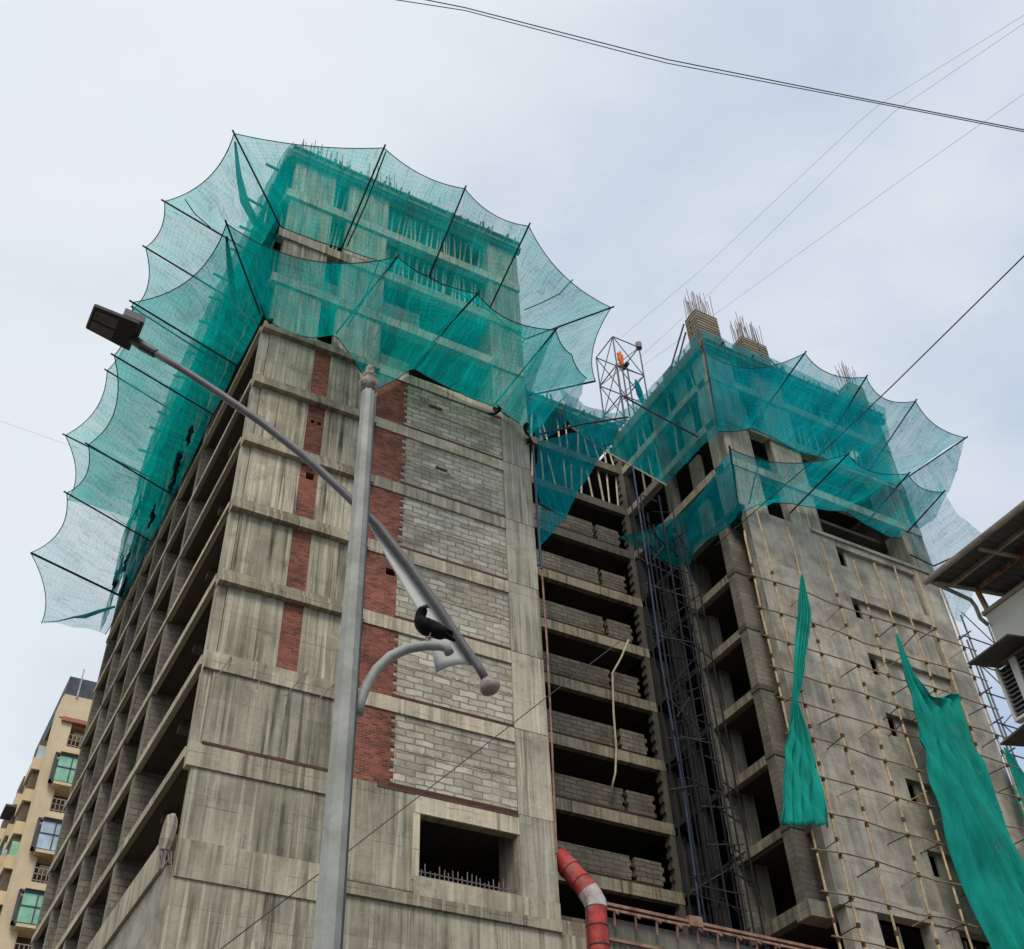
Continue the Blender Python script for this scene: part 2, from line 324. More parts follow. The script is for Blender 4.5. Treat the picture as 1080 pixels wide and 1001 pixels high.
M['prop'] = plain('pale_timber_prop', (0.62, 0.56, 0.42), 0.7, 0, 0.3, 2.0)
M['twine'] = plain('dark_coir_lashing', (0.075, 0.05, 0.035), 0.9, 0, 0.4)
M['rebar'] = plain('rusty_rebar', (0.20, 0.165, 0.16), 0.7, 0.2, 0.3)
M['steel'] = plain('dull_steel', (0.14, 0.135, 0.14), 0.5, 0.6, 0.3)
M['darksteel'] = plain('dark_steel', (0.03, 0.035, 0.045), 0.6, 0.3, 0.3)
M['blue'] = plain('blue_painted_pipe', (0.035, 0.055, 0.13), 0.6, 0, 0.3, 2.0, rust=(0.05, 0.05, 0.06))
M['red'] = plain('faded_red_plastic', (0.40, 0.05, 0.045), 0.65, 0, 0.4, 2.6, 0.2, rust=(0.30, 0.13, 0.11))
M['white'] = plain('dirty_white_plastic', (0.50, 0.47, 0.45), 0.7, 0, 0.25, 3, 0.2, rust=(0.34, 0.17, 0.14))
M['pink'] = plain('primer_red_steel', (0.30, 0.175, 0.13), 0.75, 0.0, 0.4, 2.5, 0.2, rust=(0.15, 0.085, 0.065))
M['galv'] = plain('weathered_grey_pole_paint', (0.30, 0.31, 0.285), 0.55, 0.0, 0.25, 3.5, 0.35, rust=(0.22, 0.22, 0.20))
M['galvd'] = plain('dark_grey_arm_paint', (0.115, 0.112, 0.115), 0.5, 0.0, 0.25, 5, 0.4)
M['bronze'] = plain('weathered_finial', (0.27, 0.235, 0.20), 0.65, 0.0, 0.3, 14, rust=(0.06, 0.042, 0.034))
M['lamp'] = plain('dark_lamp_housing', (0.035, 0.03, 0.032), 0.5, 0.2, 0.2, 8)
M['lens'] = plain('lamp_lens', (0.13, 0.115, 0.10), 0.25, 0, 0.3, 20)
M['feather'] = plain('black_feathers', (0.006, 0.006, 0.008), 0.75, 0, 0.4, 30, 0.12)
M['feather2'] = plain('grey_neck_feathers', (0.14, 0.13, 0.13), 0.7, 0, 0.3, 30)
M['cable'] = plain('black_cable', (0.03, 0.03, 0.035), 0.5)
M['cablegrey'] = plain('thin_grey_wire', (0.55, 0.57, 0.62), 0.6)
M['rope'] = plain('pale_hose', (0.62, 0.52, 0.38), 0.7)
M['darkrope'] = plain('dark_green_rope', (0.02, 0.06, 0.065), 0.8)
M['flag'] = plain('orange_cloth', (0.75, 0.17, 0.04), 0.8, 0, 0.2, 3)
M['net'] = netting('light_green_net', (0.002, 0.65, 0.61), 0.49, 0.10, 0.17, fold=0.15)
M['netlow'] = netting('dense_green_net', (0.002, 0.50, 0.465), 0.60, 0.08, 0.17, fold=0.16)
M['netwrap'] = netting('green_wrap_net', (0.004, 0.30, 0.27), 0.66, 0.10, 0.22, fold=0.32)
M['netwing'] = netting('blue_green_net', (0.002, 0.54, 0.61), 0.54, 0.07, 0.16, fold=0.18)
M['netheavy'] = netting('heavy_green_net', (0.004, 0.40, 0.46), 0.78, 0.06, 0.2, fold=0.16)
M['netpale'] = netting('pale_worn_net', (0.03, 0.48, 0.55), 0.33, 0.10, 0.2)
M['clump'] = netting('bunched_dark_net', (0.012, 0.045, 0.05), 0.86, 0.12, 0.12, fold=0.14)
M['blackplastic'] = plain('black_rubber', (0.02, 0.02, 0.022), 0.7)

# ------------------------------------------------------------------ ground
def structure(o): o['kind'] = 'structure'; return o
g = MB(); g.quadbox([(-1500, -1500, -0.5), (1500, -1500, -0.5), (1500, 1500, -0.5), (-1500, 1500, -0.5), (-1500, -1500, 0), (1500, -1500, 0), (1500, 1500, 0), (-1500, 1500, 0)])
structure(g.build('ground', plain('dusty_earth', (0.11, 0.095, 0.075), 0.95, 0, 0.3, 0.5, 0.1)))
g = MB(); g.box(-14.0, -5.2, -200, 200, 0.001, 0.006); structure(g.build('road', plain('asphalt', (0.05, 0.05, 0.052), 0.9, 0, 0.25, 1.5, 0.2)))
g = MB(); g.box(-5.05, -2.4, -200, 200, 0.0, 0.15); g.box(-17.0, -14.15, -200, 200, 0.0, 0.15)
structure(g.build('pavement', plain('paving', (0.22, 0.21, 0.19), 0.9, 0, 0.25, 2.0)))
g = MB(); g.box(-5.2, -5.05, -200, 200, 0.0, 0.155); g.box(-14.15, -14.0, -200, 200, 0.0, 0.155); structure(g.build('kerb', plain('kerb_stone', (0.30, 0.29, 0.27), 0.9)))
g = MB(); [g.box(-9.68, -9.56, y, y + 2.0, 0.008, 0.012) for y in range(-60, 60, 5)]; structure(g.build('road_marking', plain('worn_white_paint', (0.6, 0.6, 0.58), 0.8)))

# ------------------------------------------------------------------ the unfinished building
T = [17.85 + 2.985 * k for k in range(-6, 11)]           # floor tops, -0.06 .. 47.7
def lev(k): return 17.85 + 2.985 * k
B = thing('unfinished_building', 'unfinished concrete high rise with brick and block infill and open floors above the street', 'building', (0, 0, 0))
def part(name, mat, *boxes, parent=None):
    m = MB()
    for b in boxes: m.box(*b)
    return m.build(name, M[mat], parent or B)
def holed(name, mat, x0, x1, z0, z1, y0, y1, holes, parent=None):
    """wall in the plane of constant y with real openings (hx0,hx1,hz0,hz1)"""
    xs = sorted({x0, x1, *[h[0] for h in holes], *[h[1] for h in holes]}); zs = sorted({z0, z1, *[h[2] for h in holes], *[h[3] for h in holes]})
    m = MB()
    for i in range(len(xs) - 1):
        for j in range(len(zs) - 1):
            cx, cz = (xs[i] + xs[i + 1]) / 2, (zs[j] + zs[j + 1]) / 2
            if any(h[0] < cx < h[1] and h[2] < cz < h[3] for h in holes): continue
            m.box(xs[i], xs[i + 1], y0, y1, zs[j], zs[j + 1])
    return m.build(name, M[mat], parent or B)
def toothed(name, mat, x0, x1, z0, z1, y0, y1, row, left=0.0, right=0.0, ph=0):
    """masonry panel whose free edges step in and out course by course"""
    m = MB(); n = max(1, round((z1 - z0) / row)); h = (z1 - z0) / n
    L_, R_ = [], []
    for i in range(n):
        a = x0 + (left if (i + ph) % 2 else 0) * random.uniform(0.6, 1.1); b = x1 - (right if (i + ph) % 2 else 0) * random.uniform(0.6, 1.1)
        L_ += [(a, y0, z0 + i * h), (a, y0, z0 + (i + 1) * h)]; R_ += [(b, y0, z0 + i * h), (b, y0, z0 + (i + 1) * h)]
    m.poly(L_[::-1][:0] + R_ + L_[::-1], (0, y1 - y0, 0))
    return m.build(name, M[mat], B)

XL, XR, YB, YR = -0.2, 11.2, 23.0, 8.3
ZT = lev(10)                                             # 47.7 top slab
# --- main block: floor slabs
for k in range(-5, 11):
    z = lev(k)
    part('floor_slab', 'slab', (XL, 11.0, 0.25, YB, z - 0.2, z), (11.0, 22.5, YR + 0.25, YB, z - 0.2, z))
# --- dark core walls inside, one per range of floors
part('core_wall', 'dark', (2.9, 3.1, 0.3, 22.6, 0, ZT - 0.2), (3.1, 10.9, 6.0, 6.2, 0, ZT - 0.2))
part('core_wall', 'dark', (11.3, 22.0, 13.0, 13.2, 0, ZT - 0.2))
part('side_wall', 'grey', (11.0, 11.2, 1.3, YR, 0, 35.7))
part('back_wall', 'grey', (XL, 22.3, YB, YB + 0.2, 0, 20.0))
# --- front face, left strip
for k in range(1, 6):
    z0, z1 = lev(k), lev(k + 1) - 0.55
    part('concrete_wall', 'conc', (0.12, 1.9, 0.0, 0.25, z0, z1))
    part('wall_end', 'column', (XL, 0.10, 0.07, 0.35, z0, z1))
    part('concrete_wall', 'conc', (2.55, 4.5, 0.0, 0.25, z0, z1))
    holes = {3: [(2.12, 2.42, z1 - 0.62, z1 - 0.32)], 4: [(2.06, 2.2, z0 + 1.55, z0 + 1.72), (2.32, 2.46, z0 + 1.55, z0 + 1.72)]}.get(k, [])
    holed('brick_panel', 'brick', 1.9, 2.55, z0, z1, 0.03, 0.25, holes)
    part('floor_beam', 'ledge', (XL - 0.02, 4.5, -0.22, 0.25, z1, z1 + 0.24), (XL, 4.5, -0.06, 0.25, z1 + 0.24, z1 + 0.55))
part('floor_beam', 'beam', (XL, 4.5, -0.04, 0.25, lev(1) - 0.58, lev(1)))
z0, z1 = lev(0), lev(1) - 0.58
part('concrete_wall', 'conc_low', (0.1, 4.5, 0.03, 0.25, z0, z1)); part('wall_end', 'column', (XL, 0.09, 0.09, 0.35, z0, z1))
part('floor_beam', 'beam', (XL - 0.02, 4.5, -0.06, 0.25, lev(0) - 0.7, lev(0)))
part('brick_course', 'course', (0.1, 4.5, -0.075, 0.02, lev(0) - 0.02, lev(0) + 0.07))
part('concrete_wall', 'conc_low', (-0.05, 4.5, 0.0, 0.25, lev(-1) + 0.25, lev(0) - 0.7))
part('floor_beam', 'beam', (-0.05, 4.5, -0.05, 0.25, lev(-1) - 0.75, lev(-1) + 0.25))
part('concrete_wall', 'conc_low', (-0.05, 4.5, 0.0, 0.25, 0.0, lev(-1) - 0.75))
# --- front face, brick and block bay
for k in range(0, 6):
    z0, z1 = lev(k), lev(k + 1) - 0.5
    part('floor_beam', 'beam', (4.5, 9.95, -0.02, 0.25, z1, z1 + 0.5))
    part('brick_course', 'course', (5.65, 9.95, 0.0, 0.25, z0, z0 + 0.13))
    hb = {2: [(5.25, 5.62, z0 + 1.72, z0 + 2.0)]}.get(k, [])
    if hb: holed('brick_panel', 'brick', 4.5, 5.66, z0, z1, 0.03, 0.25, hb)
    else: toothed('brick_panel', 'brick', 4.5, 5.8, z0, z1, 0.03, 0.25, 0.17, right=0.16)
    x0 = 5.66 if hb else 5.60
    hb = {4: [(7.05, 7.55, z0 + 1.35, z0 + 1.56)], 5: [(6.75, 7.3, z0 + 1.62, z0 + 1.82)]}.get(k, [])
    holed('block_panel', 'block', 5.8 if not hb and k != 2 else x0, 9.95, z0 + 0.13, z0 + 1.28, 0.05, 0.25, [])
    if not hb and k != 2: part('block_panel', 'block', (5.55, 5.8, 0.07, 0.25, z0 + 0.13, z1))
    part('lintel_band', 'beam', (5.82 if not hb and k != 2 else x0, 9.95, 0.035, 0.25, z0 + 1.28, z0 + 1.36))
    holed('block_panel', 'block', 5.8 if not hb and k != 2 else x0, 9.95, z0 + 1.36, z1, 0.05, 0.25, hb)
    part('column', 'column', (9.95, XR, -0.01, 1.3, z0 + 0.03, z1 + 0.5)); part('joint_line', 'ledge', (9.95, XR, 0.03, 1.25, z0, z0 + 0.03))
# podium storey with the big window
z0, z1 = 15.35, 17.18
holed('concrete_wall', 'conc_low', 4.5, 9.95, lev(-1) + 0.0, 17.85, 0.0, 0.3, [(6.68, 9.9, z0, z1)])
part('brick_course', 'course', (5.3, 9.95, -0.02, 0.05, 17.85 - 0.09, 17.85))
part('column', 'column', (9.95, XR, -0.03, 1.3, lev(-1) + 0.1, 17.85))
part('lintel_band', 'beam', (6.5, 9.95, -0.03, 0.0, 17.2, 17.74)); part('window_jamb', 'beam', (6.45, 6.66, -0.025, 0.0, 15.2, 17.18))
part('window_sill', 'beam', (6.5, XR, -0.06, 0.0, 14.75, 15.3)); part('sill_ledge', 'ledge', (4.5, XR, -0.10, 0.05, 14.45, 14.75))
m = MB()
for i in range(22):
    x = 6.8 + i * 0.145; m.bar((x, 0.15, 15.3), (x + random.uniform(-.03, .03), 0.15, 15.3 + random.uniform(.28, .5)), 0.025)
m.bar((6.75, 0.15, 15.55), (9.85, 0.15, 15.5), 0.025); m.build('rebar_row', M['rebar'], B)
part('concrete_wall', 'conc_low', (4.5, 16.0, 0.0, 0.3, 0.0, lev(-1) - 0.42)); part('joint_line', 'ledge', (4.5, 16.0, 0.02, 0.3, lev(-1) - 0.42, lev(-1)))
# thin steel starter bars left in the beams of the front
for i, (a, b) in enumerate([((244, 693), (228, 715)), ((280, 699), (271, 726)), ((324, 708), (301, 734)), ((353, 721), (331, 743))]):
    m = MB(); p = onY(*a, -0.05); q = onY(*b, -0.75); m.tube([p, q], 0.018, 6); m.build('starter_bar', M['rebar'], B)

# --- front face, top floors behind the net
for k in range(6, 10):
    z0, z1 = lev(k), lev(k + 1) - 0.5
    part('concrete_wall', 'conc', (0.0, 1.9, 0.0, 0.3, z0, z1)); part('concrete_wall', 'conc', (2.6, 4.5, 0.0, 0.3, z0, z1))
    part('column', 'column', (9.6, XR, -0.01, 1.3, z0, z1))
    part('floor_beam', 'beam', (XL - 0.03, XR, -0.10, 0.3, z1, z1 + 0.5))
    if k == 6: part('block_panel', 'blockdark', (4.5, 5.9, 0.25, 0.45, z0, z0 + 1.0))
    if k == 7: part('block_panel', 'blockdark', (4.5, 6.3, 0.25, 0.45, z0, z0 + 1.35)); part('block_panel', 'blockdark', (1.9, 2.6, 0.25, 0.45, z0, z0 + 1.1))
    if k >= 8:
        for x in [2.05, 2.25, 2.45] + [4.7 + 0.235 * i for i in range(21)]:
            m = MB(); xx = x + random.uniform(-.08, .08); m.bar((xx, 0.45 + random.uniform(0, .5), z0), (xx + random.uniform(-.16, .16), 0.45, z1), 0.055); m.build('prop', M['prop'], B)
        m = MB(); m.box(4.6, 9.5, 0.5, 3.5, z1 - 0.12, z1 - 0.03)
        for i in range(9): m.box(4.7 + i * 0.58, 4.78 + i * 0.58, 0.28, 3.4, z1 - 0.2, z1 - 0.12)
        m.build('shuttering', M['ply'], B)
def ragged_forms(name, x0, x1, y, z, nx, parent=None):
    m = MB(); m.box(x0, x1, y - 0.12, y + 0.1, z - 0.55, z + 0.22)
    m.box(x0, x1, y - 0.22, y - 0.12, z - 0.42, z - 0.32); m.box(x0, x1, y - 0.22, y - 0.12, z + 0.05, z + 0.14)
    n = int((x1 - x0) / nx)
    for i in range(n):
        x = x0 + (i + random.random()) * nx
        m.bar((x, y - 0.15, z - 0.3), (x + random.uniform(-.25, .25), y - 0.2, z + random.uniform(0.1, 0.6)), 0.09, 0.05)
        if random.random() < 0.6: m.bar((x, y + 0.2, z - 0.28), (x + random.uniform(-.1, .1), y - random.uniform(0.3, 0.7), z - 0.26), 0.08)
    return m.build(name, M['ply'], parent or B)
ragged_forms('edge_formwork', XL - 0.1, XR + 0.1, -0.1, ZT, 0.45)
def rebar(x0, x1, y0, y1, z, h, nx, ny, lean=0.12, mat='rebar', th=0.03):
    m = MB()
    for i in range(nx):
        for j in range(ny):
            x = lerp(x0, x1, i / max(1, nx - 1)); y = lerp(y0, y1, j / max(1, ny - 1))
            m.bar((x, y, z), (x + random.uniform(-lean, lean), y + random.uniform(-lean, lean), z + h * random.uniform(0.72, 1.05)), th)
    return m.build('rebar_bundle', M[mat], B)
rebar(0.1, 2.6, 0.1, 0.1, ZT, 1.7, 18, 1); rebar(3.3, 4.9, 0.1, 0.1, ZT, 2.0, 11, 1); rebar(9.6, 11.0, 0.1, 0.1, ZT, 1.0, 9, 1); rebar(0.0, 0.4, 0.5, 3.0, ZT, 0.8, 2, 5)

# --- left face: slab edges, fin walls of blockwork, open bays
for k in range(-1, 7):
    z0 = lev(k); z1 = lev(k + 1) - 0.2
    m = MB(); m.box(XL - (0.05 if k >= 0 else 0.0), XL + 0.12, 0.3, YB, z0 - (0.30 if k < 3 else 0.22), z0 + 0.012); m.build('slab_edge', M['beam'], B)
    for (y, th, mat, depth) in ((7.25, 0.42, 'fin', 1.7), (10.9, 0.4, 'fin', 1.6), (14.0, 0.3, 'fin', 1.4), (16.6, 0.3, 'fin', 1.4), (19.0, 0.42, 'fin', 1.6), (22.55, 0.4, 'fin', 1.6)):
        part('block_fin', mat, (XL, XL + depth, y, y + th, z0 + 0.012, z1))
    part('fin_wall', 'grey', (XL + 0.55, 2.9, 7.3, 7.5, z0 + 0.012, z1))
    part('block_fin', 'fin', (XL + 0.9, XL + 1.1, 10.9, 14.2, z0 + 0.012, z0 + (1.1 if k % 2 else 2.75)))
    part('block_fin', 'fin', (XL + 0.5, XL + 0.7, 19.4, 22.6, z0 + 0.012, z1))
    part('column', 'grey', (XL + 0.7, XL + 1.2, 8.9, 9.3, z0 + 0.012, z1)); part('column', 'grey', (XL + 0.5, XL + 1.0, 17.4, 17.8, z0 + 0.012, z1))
    part('drop_beam', 'grey', (0.2, 2.9, 3.7, 4.0, z1 - 0.3, z1)); part('drop_beam', 'grey', (XL + 0.3, 2.9, 12.4, 12.7, z1 - 0.35, z1))
# parapet beam and solid wall of the podium on the left
part('parapet_beam', 'beam', (XL - 0.08, XL + 0.2, 0.55, YB, lev(-1) - 0.35, lev(-1) + 0.6))
part('podium_wall', 'plaster', (XL + 0.02, XL + 0.3, 0.3, YB, 0, lev(-1) - 0.35))
m = MB(); m.tube([(XL - .13, .25, 14.85), (XL - .14, .24, 15.1), (XL - .1, .25, 15.5), (XL - .08, .27, 15.72), (XL - .02, .3, 15.85)], [0.13, 0.19, 0.2, 0.17, 0.07], 5); m.build('column_stub', M['column'], B)
m = MB()
for i in range(7): m.bar((XL - 0.28 + 0.05 * i, 0.12 + 0.05 * (i % 3), 14.8), (XL - 0.25 + 0.05 * i + random.uniform(-.1, .1), 0.1, 14.35 + random.uniform(-.1, .2)), 0.03)
m.build('cut_bars', M['rebar'], B)
# upper left face behind the wrap
for k in range(7, 10):
    z0 = lev(k); z1 = lev(k + 1) - 0.2
    m = MB(); m.box(XL - 0.05, XL + 0.12, 0.3, YB, z0 - 0.2, z0 + 0.012); m.build('slab_edge', M['beam'], B)
    for y in (3.4, 7.25, 10.9, 14.8, 19.0, 22.5): part('column', 'grey', (XL, XL + 0.6, y, y + 0.45, z0 + 0.012, z1))
    for i in range(9):
        m = MB(); y = 1.0 + i * 2.5; m.bar((XL + 0.2, y, z0), (XL + 0.2, y + random.uniform(-.3, .3), z1), 0.07); m.build('prop', M['prop'], B)
m = MB(); m.box(XL - 0.25, XL - 0.05, 0.0, YB, ZT - 0.5, ZT + 0.2); m.build('edge_formwork', M['ply'], B)

# --- recessed middle: beams, low block walls, dark behind
for k in range(-1, 10):
    z0 = lev(k)
    part('floor_beam', 'ledge' if k < 7 else 'grey', (XR, 22.4, YR, YR + 0.3, z0 - 0.5, z0))
    if k <= 7:
        part('brick_course', 'course', (XR, 21.4, YR + 0.05, YR + 0.25, z0, z0 + 0.12))
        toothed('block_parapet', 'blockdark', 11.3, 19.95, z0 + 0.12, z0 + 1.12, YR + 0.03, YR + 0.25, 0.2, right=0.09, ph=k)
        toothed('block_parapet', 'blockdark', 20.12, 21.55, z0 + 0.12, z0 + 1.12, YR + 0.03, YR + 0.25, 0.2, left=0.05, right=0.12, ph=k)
        if k in (-1, 0): part('column', 'ledge', (19.85, 20.5, YR - 0.01, YR + 0.3, z0 + 0.02, z0 + 1.2))
    part('column', 'concshade', (22.35, 22.8, YR - 0.2, YR + 0.4, z0, z0 + 2.4))
    toothed('block_pier', 'grey', 22.0, 22.35, z0, z0 + 2.45, YR, YR + 0.3, 0.24, left=0.09)
    if k >= 8:
        for i in range(16):
            m = MB(); x = 13.0 + i * 0.6 + random.uniform(-.2, .2); m.bar((x, YR + 0.15, z0), (x + random.uniform(-.35, .35), YR + 0.3, z0 + 2.45), 0.075); m.build('prop', M['prop'], B)
part('floor_beam', 'grey', (XR, 22.4, YR, YR + 0.3, ZT - 0.5, ZT))
ragged_forms('edge_formwork', XR, 22.3, YR - 0.1, ZT, 0.5)
m = MB()
for i in range(9):
    x = 11.6 + i * 0.45; m.bar((x, 7.0, 14.2), (x, 7.0, 16.2), 0.03)
m.build('rebar_row', M['rebar'], B)
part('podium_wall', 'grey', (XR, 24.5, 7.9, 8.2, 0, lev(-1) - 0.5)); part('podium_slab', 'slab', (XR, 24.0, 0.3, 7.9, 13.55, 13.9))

# --- right wing
WX0, WX1, WY = 22.7, 34.35, 0.3; WTOP = 46.95
for k in range(-5, 10):
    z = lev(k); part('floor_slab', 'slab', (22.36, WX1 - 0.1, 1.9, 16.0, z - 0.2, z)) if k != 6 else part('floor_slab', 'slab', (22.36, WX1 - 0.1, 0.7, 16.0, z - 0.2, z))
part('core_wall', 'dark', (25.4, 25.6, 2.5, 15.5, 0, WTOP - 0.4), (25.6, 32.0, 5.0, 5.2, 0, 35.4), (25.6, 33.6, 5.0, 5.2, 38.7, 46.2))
part('side_wall', 'grey', (WX1 - 0.2, WX1, 0.75, 16, 0, 35.2)); part('back_wall', 'grey', (22.4, WX1, 16.0, 16.2, 0, 35.2))
holes = []; 
for k in range(0, 6):
    z = lev(k + 1) - 0.5
    holed('plaster_wall', 'plaster', 27.9, WX1 - 1.5, lev(k), z, WY + 0.20, WY + 0.32, [(27.95, 28.55, z - 0.92, z - 0.02)])
    part('plaster_wall', 'plaster', (WX0, 27.9, WY, WY + 0.4, lev(k), z + 0.5))
    part('floor_beam', 'plaster', (27.9, WX1 - 1.5, WY, WY + 0.4, z, z + 0.5))
    part('column', 'plaster', (WX1 - 1.5, WX1, WY - 0.02, WY + 0.45, lev(k), z + 0.5))
    # slot beside the pier, closed by a darker wall with a tie beam at each floor
    part('slot_wall', 'grey', (23.35, 23.5, WY + 0.4, 1.4, lev(k) + 1.9, z + 0.5)); part('tie_beam', 'grey', (23.0, 23.5, WY + 0.4, 1.42, z + 0.1, z + 0.48))
    part('pier', 'pier', (22.3, 23.5, 1.42, 1.9, lev(k), z + 0.28)); part('floor_beam', 'grey', (22.26, 23.52, 1.38, 1.92, z + 0.28, z + 0.5))
    part('edge_beam', 'ledge', (22.28, 22.6, 1.92, 4.6, z + 0.1, z + 0.48))
    part('block_pier', 'pier', (22.3, 23.15, 4.6, 4.9, lev(k), z + 0.3)); part('column', 'column', (23.15, 23.7, 4.55, 5.0, lev(k), z + 0.3))
    part('edge_beam', 'concshade', (22.3, 22.6, 4.9, 8.0, z + 0.2, z + 0.48))
    part('column', 'concshade', (22.32, 22.75, 6.2, 6.6, lev(k), z + 0.2)); toothed('block_panel', 'concshade', 22.5, 23.6, lev(k), lev(k) + 1.9, 7.6, 7.8, 0.24, right=0.2)
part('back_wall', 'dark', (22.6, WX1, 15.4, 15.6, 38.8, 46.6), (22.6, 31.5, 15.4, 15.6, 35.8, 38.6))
part('side_panel', 'grey', (WX1 - 0.25, WX1 - 0.05, 1.4, 15.4, 38.8, 44.0))
part('window_head', 'plaster', (26.5, WX1, WY - 0.10, WY + 0.3, 35.62, 35.80))
# podium level of the wing
z = lev(0) - 0.5
part('floor_beam', 'plaster', (WX0, WX1, WY - 0.05, WY + 0.45, z, lev(0))); part('floor_beam', 'beam', (22.2, 23.55, 1.2, 1.95, z - 0.1, lev(0) - 0.02)); part('edge_beam', 'ledge', (22.2, 22.6, 1.95, 4.6, z, lev(0) - 0.02))
part('column', 'plaster', (23.0, 24.4, WY, WY + 0.5, 0, z)); part('column', 'plaster', (26.9, 28.3, WY, WY + 0.5, 0, z)); part('column', 'plaster', (32.6, WX1, WY, WY + 0.5, 0, z))
part('podium_wall', 'plaster', (24.4, 26.9, WY + 0.1, WY + 0.3, 0, 15.6), (28.3, 32.6, WY + 0.1, WY + 0.3, 0, 15.6))
for x in (25.0, 25.9, 29.2, 30.4):
    m = MB(); m.bar((x, 0.9, 15.0), (x, 0.9, 17.3), 0.07); m.build('prop', M['prop'], B)
# top floors of the wing: open frame
for k in range(6, 10):
    z0, z1 = lev(k), (lev(k + 1) if k < 9 else 46.9) - 0.5
    part('column', 'column', (22.4, 24.1, WY, 1.4, z0, z1)); part('column', 'column', (25.5, 27.4, WY + 0.05, 0.75, z0, z1)); part('column', 'column', (33.0, WX1 + 0.15, WY, 1.4, z0, z1))
    part('floor_beam', 'beam', (22.35, WX1 + 0.15, WY - 0.05, 0.7, z1, z1 + 0.5)) 
    part('edge_beam', 'beam', (22.3, 22.7, 1.4, YR, z1 + 0.05, z1 + 0.5))
    part('column', 'grey', (22.35, 22.8, 4.6, 5.1, z0, z1)); part('block_panel', 'pier', (22.5, 22.7, 2.4, 3.2, z0, z0 + 2.0))
    part('edge_beam', 'beam', (WX1 - 0.3, WX1 + 0.1, 1.4, 12, z1 + 0.05, z1 + 0.5))
    if k >= 8:
        for x in [24.4 + 0.5 * i for i in range(2)] + [27.8 + 0.42 * i for i in range(12)]:
            m = MB(); xx = x + random.uniform(-.1, .1); m.bar((xx, 0.9, z0), (xx + random.uniform(-.25, .25), 0.8, z1), 0.07); m.build('prop', M['prop'], B)
        for i in range(8):
            m = MB(); y = 1.7 + i * 0.75; m.bar((22.6, y, z0), (22.6, y + random.uniform(-.2, .2), z1), 0.07); m.build('prop', M['prop'], B)
WT = 46.95
part('roof_slab', 'slab', (22.3, WX1, 0.5, 16, WT - 0.25, WT))
ragged_forms('edge_formwork', 22.3, WX1 + 0.3, WY - 0.1, WT, 0.5)
m = MB(); m.box(22.15, 22.35, 0.4, YR, WT - 0.5, WT + 0.2)
for i in range(10): m.bar((22.2, 0.8 + i * 0.75, WT - .2), (22.15, 0.8 + i * 0.75 + random.uniform(-.2, .2), WT + random.uniform(.2, .6)), 0.09)
m.build('edge_formwork', M['ply'], B)
for (x0, x1, y0, y1, zt, rx) in ((22.5, 23.95, 0.35, 1.3, 49.9, 9), (25.5, 27.2, 0.35, 1.2, 49.3, 10), (33.2, 34.3, 0.4, 1.2, 49.5, 5)):
    part('column_shutter', 'plank', (x0, x1, y0, y1, WT, zt))
    rebar(x0 + 0.1, x1 - 0.1, y0 + 0.1, y1 - 0.1, zt - 0.1, 2.1, rx, 4, 0.09, 'rebar', 0.026)
part('brick_stack', 'brick', (22.35, 23.1, 2.9, 3.7, WT, WT + 0.9))
for p, q in (((22.4, 1.3, 49.6), (22.3, 3.4, 47)), ((22.4, 1.3, 48.9), (22.3, 2.6, 47)), ((24.1, 0.8, 49.6), (25.2, 0.9, 47)), ((24.2, 1.1, 49.2), (25.4, 0.7, 47.6)), ((32.0, 0.5, 47), (33.2, 0.6, 49.3)), ((27.4, 0.7, 49), (29, 0.6, 47.0))):
    m = MB(); m.bar(p, q, 0.07); m.build('raking_prop', M['steel'], B)

# ------------------------------------------------------------------ safety nets
def resample(P, n):
    P = [Vector(p) for p in P]
    if len(P) == 1: return [P[0]] * n
    d = [0.0]
    for a, b in zip(P, P[1:]): d.append(d[-1] + (b - a).length + 1e-6)
    out = []
    for k in range(n):
        s_ = d[-1] * k / (n - 1); i = 0
        while i < len(P) - 2 and d[i + 1] < s_: i += 1
        out.append(P[i].lerp(P[i + 1], (s_ - d[i]) / (d[i + 1] - d[i])))
    return out
def ripple(p, amp, sc=0.9):
    q = p * sc; return Vector((noise.noise(q + Vector((3, 7, 1))), noise.noise(q + Vector((11, 2, 5))), noise.noise(q))) * amp
def sheet(name, mat, rows, parent, nu=30, nv=14, amp=0.12, sag=0.0, smooth=True):
    """rows: polylines of 3D points running alongside each other; the sheet is stretched over them"""
    RR = [resample(r, nu) for r in rows]; P, UV = [], []
    Lu = sum((RR[0][i + 1] - RR[0][i]).length for i in range(nu - 1))
    for i in range(nu):
        cp, cu = [], []
        colp = resample([r[i] for r in RR], nv) if (RR[0][i] - RR[-1][i]).length > 1e-3 else [RR[0][i]] * nv
        ln = sum((colp[j + 1] - colp[j]).length for j in range(nv - 1))
        for j in range(nv):
            v = j / (nv - 1); u = i / (nu - 1); k = 4 * v * (1 - v)
            p = colp[j] + ripple(colp[j], amp * (0.35 + 0.65 * k)) + ripple(colp[j], amp * 0.4, 3.1) - Vector((0, 0, sag * k))
            cp.append(p); cu.append((u * Lu, v * ln))
        P.append(cp); UV.append(cu)
    m = MB(); m.grid(P, UV); return m.build(name, M[mat], parent, smooth)
